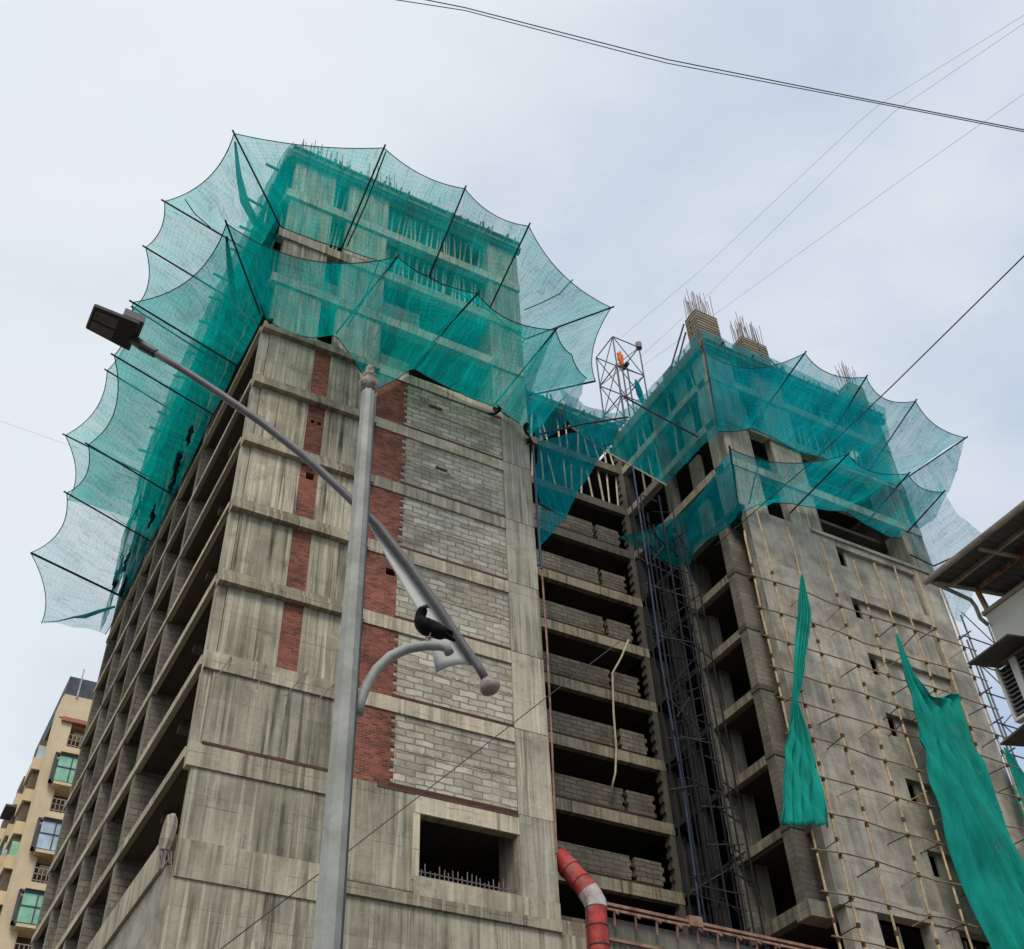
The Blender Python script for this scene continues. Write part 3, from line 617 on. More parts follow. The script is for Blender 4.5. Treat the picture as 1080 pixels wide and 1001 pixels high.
def tray(root, mat, bases, tips, scallop=0.9, belly=0.5, dip=0.35, nu=14, nv=16, amp=0.17, poles=True, pole_r=0.038, inner=None):
    bases = [Vector(b) for b in bases]; tips = [Vector(t) for t in tips]; nb = len(tips) - 1
    P, UV, edge = [], [], []; acc = 0; last = None
    inn = resample(inner, nb * nu + 1) if inner else None
    for i in range(nb):
        mid_in = (bases[i] + bases[i + 1]) / 2; mid_out = (tips[i] + tips[i + 1]) / 2; pull = (mid_in - mid_out).normalized(); span = (tips[i + 1] - tips[i]).length
        for k in range(nu + (1 if i == nb - 1 else 0)):
            scal = scallop[i] if isinstance(scallop, (list, tuple)) else scallop
            u = k / nu; b4 = 4 * u * (1 - u); sk = random.Random(i).uniform(0.8, 1.2)
            o = tips[i].lerp(tips[i + 1], u) + pull * scal * b4 * span / 5.0 * sk
            if inn: q = inn[i * nu + k]
            else: q = bases[i].lerp(bases[i + 1], u) - Vector((0, 0, dip * b4))
            if last is not None: acc += (o - last).length
            last = o; edge.append(o); cp, cu = [], []; ln = (o - q).length
            for j in range(nv):
                v = j / (nv - 1); k4 = 4 * v * (1 - v)
                p = q.lerp(o, v) + Vector((0, 0, (0.10 + 0.05 * min(1, 6 * v * (1 - v))) * min(1, 5 * v) * min(1, 6 * (1 - v)) - belly * k4 * b4)); f = min(1, 3 * min(v, 1 - v) + 0.1) * (0.3 + 0.7 * b4)
                p += ripple(p, amp * f * 1.6) + ripple(p, amp * f * 0.7, 2.7)
                cp.append(p); cu.append((acc, v * ln))
            P.append(cp); UV.append(cu)
    m = MB(); m.grid(P, UV); m.build('netting', M[mat], root, True)
    m = MB(); m.tube(edge, 0.02, 6); m.build('edge_rope', M['darkrope'], root)
    m = MB(); m.tube([r[0] for r in P], 0.022, 6); m.build('hem_rope', M['darkrope'], root)
    if poles:
        for b, t in zip(bases, tips):
            m = MB(); d = (t - b).normalized(); m.tube([b, t + d * 0.15], pole_r, 8); m.build('pole', M['darksteel'], root)
    return P
def cord(root, pts, r=0.02, name='rope', mat='darkrope'):
    m = MB(); m.tube(pts, r, 6); return m.build(name, M[mat], root)
def clump(root, c, size, seed, n=16):
    """bunched dark scraps of torn net caught in the tray"""
    rnd = random.Random(seed); m = MB(); k = 15; P, UV = [], []; o_ = Vector((seed * 3.1, seed * 1.7, seed))
    sx, sy, sz = (max(0.22, v * 1.7) for v in size)
    for i in range(k):
        row, ru = [], []
        for j in range(k):
            u, v = i / (k - 1) - .5, j / (k - 1) - .5
            p = Vector((sx * 1.2 * (u * .4 + v * .4), sy * 2.0 * u, sz * 2.0 * (v - .25 * u)))
            w_ = noise.noise_vector(p * 2.3 + o_) * 0.55 + noise.noise_vector(p * 5.5 + o_) * 0.25
            row.append(Vector(c) + p * (0.55 + 0.5 * rnd.random() * .3) + Vector((w_.x * sx, w_.y * sy, w_.z * sz)) * 1.4); ru.append((u * sy * 3, v * sz * 3))
        P.append(row); UV.append(ru)
    m.grid(P, UV); return m.build('net_scrap', M['clump'], root, True)

GN = 'safety nets strung round the building'
# main tower, upper tray over the front
tA0, tA4 = Vector((-3.28, -3.05, 42.21)), Vector((14.19, -2.86, 41.62))
bA = [onY(295.7, 238.6, -0.1), onY(360.4, 261.8, -0.1), onY(453, 291, -0.1), onY(515.6, 327, -0.1), onY(553, 358, -0.1)]
tA = [tA0, onX(405, 156, bA[1].x), onX(490.3, 199, bA[2].x), onX(557.7, 238.3, bA[3].x), tA4]
n = thing('safety_net', 'upper green net tray spread on dark poles across the front of the taller tower', 'safety net', bA[0], GN)
tray(n, 'net', bA, tA, [0.15, 0.4, 0.45, 0.5], 0.4, 0.1)
cord(n, [onX(407, 160, bA[1].x), onX(386, 215, bA[1].x), onY(366, 260, -0.2)], 0.03, 'spare_pole', 'darksteel')
cord(n, [onY(604, 295, -2.0), onY(590, 310, -1.6), onY(570, 320, -1), onY(553, 327, -0.3)], 0.03)
# its left side
ends = [(173.5, 212.5, 43.0), (153.6, 261, 43.2), (141, 325, 43.3), (113, 391, 43.3), (68.8, 459, 43.0), (71, 528, 42.0)]
tL = [onZ(*e_) for e_ in ends]; bL = [Vector((XL - 0.15, min(t.y, YB) + 0.25, 42.1)) for t in tL]
n = thing('safety_net', 'upper green net tray fanning out over the open left side of the taller tower', 'safety net', bL[0], GN)
tray(n, 'net', [Vector((XL - 0.1, -0.1, 42.0))] + bL, [tA0] + tL, [0.45, 0.6, 0.5, 0.4, 0.6, 0.6], 0.5, 0.2, poles=False)
for b, t in zip(bL, tL[:-1]): m = MB(); m.tube([b, t + (t - b).normalized() * 0.15], 0.038, 8); m.build('pole', M['darksteel'], n)
hang = [onZ(248, 150, 42.1), onX(252, 185, -2.3), onX(258, 213, -1.6), onX(270, 236, -0.8), onY(293, 251, -0.25)]
m = MB(); m.tube(hang, [0.04, 0.12, 0.2, 0.18, 0.10], 6); m.build('gathered_net', M['netwrap'], n, True)
cord(n, [onZ(195, 210, 42.9), onZ(205, 225, 42.5), onZ(222, 240, 42.2)], 0.025)
# main tower, lower tray over the front
tB0 = onZ(239, 236, 37.3)
bB = [onY(274, 329, -0.1), onY(354.6, 351.5, -0.1), onY(435, 385, -0.1), onY(520.7, 428, -0.1)]
tB = [tB0, onX(419, 271, bB[1].x), onX(503.4, 310, bB[2].x), onX(586, 348, bB[3].x)]
inn = [onY(x, y, -0.16) for x, y in ((281, 337), (300, 349), (328, 357), (354, 353), (372, 378), (393, 412), (415, 402), (435, 388), (458, 401), (490, 417), (521, 429), (548, 447))]
n = thing('safety_net', 'lower green net tray sagging along the front of the taller tower', 'safety net', bB[0], GN)
tray(n, 'netlow', bB, tB, 0.6, 0.7, 0.3, inner=inn, nu=14)
cord(n, [onX(400, 275, bB[1].x), onY(383, 318, -1.6), onY(366, 345, -0.3)], 0.03)
clump(n, onY(556, 459, -0.2), (0.25, 0.2, 0.25), 3, 26); clump(n, onY(285, 339, -0.2), (0.2, 0.15, 0.15), 5, 12); clump(n, onY(520, 432, -0.2), (0.3, 0.05, 0.1), 6, 10)
# right end of both trays, over the recess
tr = onZ(628, 402, 41.3)
n = thing('safety_net', 'green net corner hanging off the right end of the upper tray above the recess', 'safety net', (XR + 0.1, 0, 40.9), GN)
tray(n, 'net', [bA[4], Vector((XR + 0.1, 5.0, 41.2))], [tA4, tr], 0.5, 0.6, 0.2, poles=False); cord(n, [(XR + 0.1, 5.0, 41.2), tr], 0.05, 'pole', 'darksteel')
tr2 = onZ(619, 399, 38.6)
n = thing('safety_net', 'blue green net corner at the right end of the lower tray below the upper one', 'safety net', (XR + 0.1, 0, 36), GN)
tray(n, 'netwing', [bB[3] + Vector((0.4, 0, 0)), Vector((XR + 0.1, 0.3, 35.3)), Vector((XR + 0.1, 5.0, 36.2))], [tB[3], onZ(603, 374, 36.8), tr2], 0.2, 0.7, 0.2, poles=False)
sheet('netting', 'netwing', [[onY(560, 412, 0.4), onZ(586, 425, 37.5), tr2], [onY(566, 466, 0.4), onY(590, 455, 1), onY(606, 432, 2)]], n, 16, 12, 0.15)
# lower tray on the left side
ends = [(140, 319, 37.2), (120.5, 375, 37.2), (93, 469, 37.2), (70.3, 520, 37.2), (32.3, 583, 37.0), (43.7, 657.5, 36.6)]
tM = [onZ(*e_) for e_ in ends]; bM = [Vector((XL - 0.15, min(t.y + 0.3, YB + 0.1), 36.1)) for t in tM]
n = thing('safety_net', 'lower green net tray on the open left side of the taller tower, holding torn scraps', 'safety net', bM[0], GN)
tray(n, 'net', [Vector((XL - 0.1, -0.1, 36.0))] + bM[:4], [tB0] + tM[:4], [0.55, 0.4, 0.5, 0.7], 0.6, 0.3, poles=False)
for b, t in zip(bM, tM[:4]): m = MB(); m.tube([b, t + (t - b).normalized() * 0.15], 0.038, 8); m.build('pole', M['darksteel'], n)
hang = [onZ(239, 250, 37), onX(243, 285, -1.7), onX(246, 315, -1.1), onX(254, 330, -0.7), onX(270, 339, -0.4)]
m = MB(); m.tube(hang, [0.05, 0.14, 0.14, 0.1, 0.06], 6); m.build('gathered_net', M['darkrope'], n, True)
for i, (x, y) in enumerate(((189, 478), (186, 492), (183, 505), (200, 460), (146, 538), (160, 546), (152, 528))): clump(n, onX(x, y, XL - 0.7), (0.1, 0.35, 0.3), 20 + i, 9)
n = thing('safety_net', 'pale worn net panel at the lower back end of the left side tray', 'safety net', bM[4], GN)
tray(n, 'netpale', [bM[3], bM[4], bM[5]], [tM[3], tM[4], tM[5]], [0.55, 0.5], 0.5, 0.2, poles=False)
cord(n, [bM[4], tM[4]], 0.055, 'pole', 'darksteel')
for i, (x, y) in enumerate(((133, 594), (126, 600), (122, 612), (131, 617))): clump(n, onX(x, y, XL - 0.8), (0.1, 0.4, 0.25), 40 + i, 9)
m = MB(); m.tube([onX(46, 656, -3.2), onX(62, 655, -2.6), onX(78, 651, -2.0), onX(90, 650, -1.6), onX(104, 645, -1.1), onX(121, 640, -0.5)], [0.02, 0.03, 0.05, 0.11, 0.10, 0.05], 6); m.build('gathered_net', M['darkrope'], n, True)
# wrap over the left face
n = thing('debris_netting', 'dense green netting wrapped over the top floors of the left face of the taller tower', 'debris netting', (XL - 0.5, 0, 36), GN)
top = [(XL - 0.18, -0.15, 48.3), (XL - 0.4, 1.5, 48.3), (XL - 0.5, 6, 48.5), (XL - 0.6, 12, 48.8), (XL - 0.65, 18, 49.0), (XL - 0.5, 22, 48.6), (XL - 0.4, 23.4, 48.0)]
bot = [(XL - 0.2, -0.15, 36.6), (XL - 0.4, 1.8, 36.8), (XL - 0.5, 4, 36.5), (XL - 0.6, 8, 37.0), (XL - 0.6, 12, 36.4), (XL - 0.6, 16, 37.2), (XL - 0.5, 20, 36.3), (XL - 0.4, 23.4, 36.3)]
sheet('netting', 'netwrap', [top, bot], n, 60, 26, 0.22)
for i in range(13):
    y = 1.5 + i * 1.75 + random.uniform(-.4, .4); z = 48.2 + random.uniform(-.4, .3); m = MB(); m.bar((XL + 0.4, y, z), (XL - random.uniform(0.75, 1.05), y + random.uniform(-.2, .2), z + 0.05), 0.1); m.build('stub_timber', M['ply'], n)
for i in range(9):
    y = 2 + i * 2.2; m = MB(); m.bar((XL - 0.3, y, 36.8), (XL - 0.3, y + random.uniform(-.3, .3), 47.8), 0.06); m.build('upright', M['prop'], n)
# recess nets
n = thing('safety_net', 'blue green net triangle hanging in the recess between the two towers', 'safety net', onY(571, 575, 0.8), GN)
sheet('netting', 'netheavy', [[onY(566, 466, 0.6), onY(600, 458, 1.2), onY(662, 441, 3.0)], [onY(568, 520, 0.6), onY(600, 500, 1.0), onY(640, 470, 2.3)], [onY(571, 576, 0.6), onY(596, 545, 0.8), onY(612, 515, 1.3), onY(640, 472, 2.4), onY(660, 442, 3.0)]], n, 24, 18, 0.16)
cord(n, [onY(570, 458, 0.5), onY(615, 447, 1.5), onY(662, 440, 3.0)], 0.05, 'pole', 'darksteel')
cord(n, [onY(567, 530, 0.5), onY(597, 547, 0.9)], 0.04, 'pole', 'darksteel')
n = thing('debris_netting', 'blue green netting drawn across the top of the recess beside the lattice hoist', 'debris netting', onY(640, 475, 5.5), GN)
sheet('netting', 'netwing', [[onY(588, 408, 4.5), onY(618, 428, 5.0), onY(650, 437, 5.2), onY(664, 428, 5.2), Vector((21.9, 5.0, 47.2))], [onY(602, 450, 4.5), onY(620, 463, 5.0), onY(640, 476, 5.3), onY(668, 491, 5.3), onX(703, 511, 21.95)]], n, 34, 20, 0.2)
cord(n, [onY(600, 449, 4.5), onY(640, 477, 5.2), onX(703, 512, 21.95)], 0.05, 'hem_rope', 'rope')
n = thing('debris_netting', 'blue green netting stretched over the top floors of the side face of the shorter tower', 'debris netting', onX(703, 511, 21.9), GN)
sheet('netting', 'netwing', [[(21.9, 0.0, 47.2), (21.9, 2.5, 47.1), (21.9, 5.0, 47.2)], [onX(757, 455, 21.8), onX(728, 484, 21.8), onX(703, 512, 21.9)]], n, 24, 24, 0.15)
cord(n, [onX(736.5, 461, 21.7), onX(658, 418.5, 18.5)], 0.05, 'pole', 'darksteel')
# shorter tower, upper tray
bW0, tW0 = onY(757, 452, 0.2), onY(742.5, 364.5, -3.0)
bW = [bW0, onY(793, 450, 0.2), onY(862.8, 480, 0.2), onY(915.7, 497.5, 0.2), onY(946, 511, 0.2)]
tW = [onY(746, 372, -0.9)] + [onX(x, y, b.x) for (x, y), b in zip(((848.8, 372.4), (913.7, 397.7), (965.6, 423)), bW[1:])] + [onX(1018.6, 461.9, bW[4].x + 0.6)]
n = thing('safety_net', 'upper green net tray on poles across the front of the shorter tower', 'safety net', bW[1], GN)
inn = [onY(x, y, 0.15) for x, y in ((757, 455), (775, 455), (793, 452), (815, 462), (840, 476), (863, 482), (890, 492), (916, 500), (946, 513))]
tray(n, 'netwing', bW, tW, 0.7, 0.6, 0.2, poles=False, inner=inn)
for b, t in zip(bW[1:], tW[1:]): m = MB(); m.tube([b, t + (t - b).normalized() * 0.12], 0.038, 8); m.build('pole', M['darksteel'], n)
cord(n, [bW0, onY(742.5, 366, -0.6)], 0.055, 'pole', 'darksteel')
sheet('netting', 'netwing', [[(21.9, -0.3, 47.25), (24, -0.3, 47.1), (27.2, -0.3, 47.3), (29.5, -0.3, 47.1), (34.6, -0.3, 47.3)], [onY(757, 455, 0.1), onY(793, 452, 0.1), onY(840, 476, 0.1), onY(863, 482, 0.1), onY(916, 500, 0.1), onY(943, 513, 0.1)]], n, 36, 20, 0.1)
n = thing('safety_net', 'folded blue green net end at the upper right corner of the shorter tower', 'safety net', bW[4], GN)
sheet('netting', 'netwing', [[onY(946, 512, 0.2), onY(980, 488, -2.0), tW[4]], [onY(950, 535, 0.4), onY(980, 528, -0.5), onY(1003, 503, -2.3), tW[4]], [onY(958, 565, 0.4), onY(985, 548, 0.0), onY(1002, 515, -1.5), tW[4]]], n, 20, 18, 0.22)
# shorter tower, lower tray
bV = [onY(780, 539.4, 0.2), onY(833, 541.5, 0.2), onY(913.7, 551.7, 0.2), onY(956.5, 562, 0.2)]
tV = [onY(769.6, 472.7, -1.6), onX(894, 479.4, bV[1].x), onX(958, 499.8, bV[2].x), onX(995.2, 518.9, bV[3].x)]
inn = [onY(x, y, 0.12) for x, y in ((778, 545), (789.6, 537), (806, 529.5), (834, 531), (871, 538), (893, 540), (912, 553), (936, 566), (951, 568))]
n = thing('safety_net', 'lower blue green net tray along the front of the shorter tower above the plastered wall', 'safety net', bV[0], GN)
tray(n, 'netwing', bV, tV, 0.5, 0.7, 0.2, poles=False, inner=inn)
for b, t in zip(bV, tV): m = MB(); m.tube([b, t + (t - b).normalized() * 0.12], 0.038, 8); m.build('pole', M['darksteel'], n)
cord(n, [onY(803, 484, -1.3), onY(797, 500, -1.0), onY(790, 532, 0.1)], 0.03)
n = thing('safety_net', 'pale blue net end sagging off the right corner of the shorter tower', 'safety net', bV[3], GN)
sheet('netting', 'netpale', [[tV[3], onY(1012, 545, -2.2), onY(1040, 566, -2.0), onY(1052, 575, -2.0)], [onY(958, 560, 0.2), onY(985, 575, -0.5), onY(1012, 588, -1.2), onY(1030, 600, -1.4)], [onY(965, 585, 0.3), onY(985, 605, 0.1), onY(1003, 650, 0.0), onY(1012, 658, -0.1), onY(1024, 640, -0.5)]], n, 20, 20, 0.18)
cord(n, [onY(960, 585, 0.2), onY(985, 597, -0.5), onY(1018, 582, -1.6)], 0.04, 'pole', 'darksteel')
n = thing('debris_netting', 'heavy ragged teal netting slung from the shorter tower corner across to the recess floor', 'debris netting', onY(728, 598, 4.0), GN)
sheet('netting', 'netheavy', [[onY(653, 566, 7.9), onY(690, 556, 5.4), onY(715, 544, 3.4), onY(735, 526, 1.8), onY(752, 503, 0.3), onY(770, 473, -1.5)],
                              [onY(655, 568, 7.9), onY(690, 574, 5.6), onY(715, 575, 4.0), onY(738, 560, 2.2), onY(758, 538, 0.9), onY(774, 510, -0.5)],
                              [onY(656, 569, 7.9), onY(690, 587, 5.8), onY(716, 599, 4.4), onY(728, 596, 3.4), onY(734, 578, 2.6), onY(750, 566, 1.7), onY(765, 560, 1.0), onY(779, 541, 0.1)]], n, 34, 20, 0.22)
clump(n, onY(778, 548, 0.1), (0.35, 0.2, 0.25), 71, 24)

# ------------------------------------------------------------------ lattice hoist on the roof
hy0 = 9.3; pB, pC = onY(646, 354.4, hy0), onY(674, 367, hy0)
hx0, hx1, hy1, hz = pB.x, pC.x, hy0 + 2.0, (pB.z + pC.z) / 2
n = thing('hoist_tower', 'open steel lattice hoist tower on the roof with a flag near its top', 'hoist', ((hx0 + hx1) / 2, hy0 + 1, WTOP))
cs = [(hx0, hy0), (hx1, hy0), (hx1, hy1), (hx0, hy1)]
for (x, y) in cs: m = MB(); m.bar((x, y, WTOP), (x, y, hz), 0.065); m.build('leg', M['steel'], n)
nb_ = 4; zz = [lerp(WTOP, hz, i / nb_) for i in range(nb_ + 1)]
for a, b in zip(zz, zz[1:]):
    for i in range(4):
        p, q = cs[i], cs[(i + 1) % 4]
        m = MB(); m.bar((*p, b), (*q, b), 0.055); m.build('cross_bar', M['steel'], n)
        m = MB(); m.bar((*p, a), (*q, b), 0.045); m.build('diagonal', M['steel'], n)
        if i % 2 == 0: m = MB(); m.bar((*q, a), (*p, b), 0.045); m.build('diagonal', M['steel'], n)
cx_, cy_ = (hx0 + hx1) / 2, (hy0 + hy1) / 2
for dx in (-.25, .2, .6): m = MB(); m.bar((cx_ + dx, cy_, WTOP), (cx_ + dx, cy_, hz - 1.2), 0.07); m.build('guide_rail', M['steel'], n)
m = MB(); m.tube([(cx_ + .45, cy_ - .3, hz - 1.1), (cx_ + .45, cy_ + .25, hz - 1.1)], 0.15, 12); m.build('pulley', M['darksteel'], n)
m = MB(); m.tube([(hx1, hy0, hz - .1), (hx1, hy0, hz + .4)], 0.2, 10); m.build('cap_roller', M['steel'], n)
# scaffold in the dark corner of the recess
n = thing('recess_scaffold', 'dark steel scaffold with a blue riser pipe in the dark corner of the recess', 'scaffold', (22.0, 6.0, 13.9))
m = MB(); m.tube([onY(667, 490, 4.6), onY(685, 610, 4.6), onY(697, 697, 4.6), onY(722, 841, 4.6), onY(741, 985, 4.6)], 0.05, 8); m.build('riser_pipe', M['blue'], n)
rng = random.Random(4); SXs = []
for px_, y in ((702, 3.0), (712, 4.2), (724, 3.0), (733, 4.2), (744, 3.0), (752, 3.6), (690, 4.8), (707, 5.2), (718, 5.6), (738, 2.8)):
    b_ = onY(px_, 700, y); SXs.append((b_.x, y)); m = MB(); m.bar((b_.x, y, 13.9), (b_.x + .03, y, 37.5 + rng.uniform(-1, 1.5)), 0.055); m.build('upright', M['darksteel'], n)
for i in range(78):
    z = 14.3 + i * 0.295; (xa, ya), (xb, yb) = rng.sample(SXs, 2); m = MB()
    m.bar((xa - .15, ya, z), (xb + .15, yb, z + rng.choice((0, 0, 0.1, 1.2, -1.1))), 0.045); m.build('bracing_tube', M['darksteel'], n)
pts = [onY(x, y, hy0 - .1) for x, y in ((652, 370), (654, 374), (656.5, 380), (657, 385), (654.5, 388), (653.5, 381))]
fl = MB(); A_ = resample([pts[0], pts[5], pts[4]], 10); B_ = resample([pts[1], pts[2], pts[3]], 10)
fl.grid([[a.lerp(b, j / 7) + Vector((0, 0.2 * math.sin(j * 1.4 + i * .5), 0)) for j in range(8)] for i, (a, b) in enumerate(zip(A_, B_))]); f_ = fl.build('flag', M['flag'], off=pts[4], smooth=True); f_.modifiers.new('thickness', 'SOLIDIFY').thickness = 0.01
tag(f_, 'small orange flag tied inside the top of the lattice hoist tower', 'flag')
m = MB(); q = onY(671.5, 408, hy0 - .2); m.tube([q + Vector((0, 0, .65)), q + Vector((.05, 0, .25)), q + Vector((.15, 0, -.5)), q + Vector((.3, 0, -1.5))], [0.05, 0.16, 0.2, 0.08], 10)
o = m.build('net_bundle', M['netheavy'], off=q, smooth=True); tag(o, 'rolled up bundle of teal net hung on the lattice hoist below its flag', 'net bundle')

# ------------------------------------------------------------------ bamboo scaffold on the shorter tower
n = thing('bamboo_scaffold', 'bamboo scaffold lashed in a grid against the grey plastered wall of the shorter tower', 'scaffold', (27, -0.6, 0.15))
VY = -0.65; VX = [21.32, 22.38, 24.0, 25.95, 27.6, 28.95, 30.25, 31.65, 33.2]; HZ = [15.6, 17.1, 18.6, 20.1, 21.55, 23.1, 24.62, 25.95, 27.45, 28.85, 30.45]
tops = [33.0, 34.6, 34.2, 34.0, 33.6, 33.9, 34.2, 34.4, 34.8]
rng = random.Random(11)
for x, zt in zip(VX, tops):
    knots = [z for z in HZ if z < zt] + [z + .62 for z in HZ if z + .62 < zt and rng.random() < .55]
    zs = [0.15 + 1.9 * q for q in range(int((zt - .15) / 1.9) + 1)] + [zt]; ev = [(z, 0) for z in zs]
    for z in knots: ev += [(z - .085, 0), (z - .08, 1), (z + .08, 1), (z + .085, 0)]
    ev.sort(); bx_ = [x + rng.uniform(-.06, .06) for _ in zs]
    def wob(z): return float(np.interp(z, zs, bx_))
    m = MB(); m.tube([(wob(z), VY, z) for z, k_ in ev], [0.068 if k_ else 0.045 for z, k_ in ev], 7); v = m.build('bamboo_pole', M['bamboo'], n); v.data.materials.append(M['twine'])
    for p_ in v.data.polygons:
        zc = sorted(v.data.vertices[q].co.z + 0.15 for q in p_.vertices)
        if any(abs((zc[0] + zc[-1]) / 2 - z) < .09 for z in knots) and zc[-1] - zc[0] < .2: p_.material_index = 1
for z in HZ:
    pts = [(lerp(21.0, 33.9, i / 9), VY - 0.07 + rng.uniform(-.03, .03), z + rng.uniform(-.09, .09) + 0.05 * math.sin(i)) for i in range(10)]
    m = MB(); m.tube(pts, 0.03, 6); m.build('bamboo_ledger', M['oldbamboo'], n)
for z in HZ:
    for i, x in enumerate(VX[1:]):
        if rng.random() < 0.72:
            dz = 0.62 if (i + int(z)) % 3 == 0 else 0.0
            m = MB(); m.tube([(x, VY - 0.12, z + dz), (x + rng.uniform(-.1, .1), WY + 0.05, z + dz + rng.uniform(-.15, .15))], 0.022, 6); m.build('putlog', M['twine'] if rng.random() < .6 else M['bamboo'], n)
# metal scaffold beyond the right corner
n = thing('steel_scaffold', 'thin blue grey steel scaffold standing beyond the right corner of the shorter tower', 'scaffold', (35.6, 0.6, 0))
SX = [35.1, 36.9]; 
for x in SX:
    for y in (0.2, 1.6): m = MB(); m.tube([(x, y, 0), (x, y, 33.5)], 0.045, 7); m.build('standard', M['steel'], n)
for i in range(14):
    z = 12 + i * 1.55; m = MB(); m.tube([(34.6, 0.15, z), (37.2, 0.15, z)], 0.035, 6); m.build('ledger', M['steel'], n)
    m = MB(); m.tube([(SX[i % 2], 0.12, z), (SX[(i + 1) % 2], 0.12, z + 1.5)], 0.03, 6); m.build('diagonal', M['steel'], n)
    m = MB(); m.tube([(35.1, 0.0, z + .3), (35.1, 1.8, z + .3)], 0.035, 6); m.build('transom', M['steel'], n)

# ------------------------------------------------------------------ green cloths
def cloth(label, left, right, Y, mat, amp, nu=70, nv=44, folds=9):
    Lp = resample([onY(x, y, Y) for x, y in left], nu); Rp = resample([onY(x, y, Y) for x, y in right], nu)
    P = []
    for i in range(nu):
        wd = (Rp[i] - Lp[i]).length; row = []
        for j in range(nv):
            v = j / (nv - 1); p = Lp[i].lerp(Rp[i], v)
            ph = noise.noise(Vector((p.x * 0.9, p.z * 0.13, 2.0))) * 3.0
            f = math.sin(v * folds * 3.1 + ph) * amp * min(1, 0.35 + 0.5 / (wd + 0.3)) + 0.3 * amp * noise.noise(Vector((p.x * 1.6, p.z * 0.25, 9)))
            q3 = Vector((p.x * 1.3, p.z * 0.8, 4)); cr_ = amp * 0.45 * (1 - abs(noise.noise(Vector((p.x * 1.6 + p.z * 0.45, p.z * 0.16, 4)))) * 5) * min(1, wd / 2)
            fr_ = Vector((noise.noise(Vector((p.z * 3, j, 1))) * 0.05 * (1 if j in (0, nv - 1) else 0), 0, 0.05 * noise.noise(Vector((p.x * 4, 2, 8))) if i == nu - 1 else 0))
            row.append(p + Vector((0, (f + cr_) * min(1, wd * 0.9), 0)) + fr_ * min(1, wd))
        P.append(row)
    m = MB(); m.grid(P); o = m.build('tarpaulin', mat, off=Lp[-1], smooth=True); o.modifiers.new('thickness', 'SOLIDIFY').thickness = 0.02
    tag(o, label, 'tarpaulin', 'green cloths hung on the bamboo scaffold'); return o
def clothmat():
    m, t, b = newmat('green_shade_cloth'); tc_ = t.nodes.new('ShaderNodeTexCoord'); out = t.nodes['Material Output']; ob = tc_.outputs['Object']
    f = noisef(t, scaled(t, ob, (1.5, 1.5, 0.25)), 1.0, 6, 0.65)
    c = ramp(t, f, [(0.3, (0.006, 0.25, 0.205)), (0.7, (0.014, 0.43, 0.345))])
    c = mixc(t, ramp(t, noisef(t, ob, 0.9, 6, 0.7), [(0.55, 0.0), (0.78, 0.4)]), c, (0.05, 0.19, 0.155))
    t.links.new(c, b.inputs['Base Color']); b.inputs['Roughness'].default_value = 0.85; b.inputs['Specular IOR Level'].default_value = 0.1
    bump(t, b, noisef(t, scaled(t, ob, (3, 3, 0.35)), 1.6, 6, 0.6), 0.8, 0.12)
    tr = t.nodes.new('ShaderNodeBsdfTranslucent'); t.links.new(c, tr.inputs['Color']); m1_ = t.nodes.new('ShaderNodeMixShader'); m1_.inputs[0].default_value = 0.18
    t.links.new(b.outputs[0], m1_.inputs[1]); t.links.new(tr.outputs[0], m1_.inputs[2])
    tp = t.nodes.new('ShaderNodeBsdfTransparent'); m2_ = t.nodes.new('ShaderNodeMixShader')
    tears = ramp(t, noisef(t, scaled(t, ob, (3.4, 3.4, 1.6)), 1.3, 3, 0.5), [(0.715, 0.0), (0.725, 1.0)])
    thin = ramp(t, noisef(t, ob, 0.6, 5, 0.6), [(0.45, 0.04), (0.68, 0.34)])
    mxn = t.nodes.new('ShaderNodeMath'); mxn.operation = 'MAXIMUM'; t.links.new(tears, mxn.inputs[0]); t.links.new(thin, mxn.inputs[1]); t.links.new(mxn.outputs[0], m2_.inputs[0])
    t.links.new(m1_.outputs[0], m2_.inputs[1]); t.links.new(tp.outputs[0], m2_.inputs[2]); t.links.new(m2_.outputs[0], out.inputs['Surface']); return m
CL = clothmat()
cloth('narrow green cloth twisted at its middle and hanging down the left of the bamboo scaffold', [(845, 606), (842, 640), (839, 690), (837, 735), (833, 765), (827, 820), (824, 869)], [(847, 606), (856, 650), (851, 690), (841, 740), (856, 780), (868, 825), (876, 871)], -0.95, CL, 0.16)
cloth('wide green cloth draped from a point down the right of the bamboo scaffold', [(945, 669), (957, 715), (967, 755), (978, 800), (985, 840), (1000, 890), (1022, 940), (1052, 1010)], [(947, 669), (965, 715), (985, 736), (1009, 733), (1020, 765), (1038, 815), (1068, 880), (1125, 1000)], -0.95, CL, 0.24, folds=7)
o = cloth('small green cloth corner hanging on the steel scaffold at the right edge', [(1059, 788), (1072, 838), (1082, 872)], [(1062, 790), (1082, 818), (1100, 850)], -0.3, CL, 0.1); del o['group']

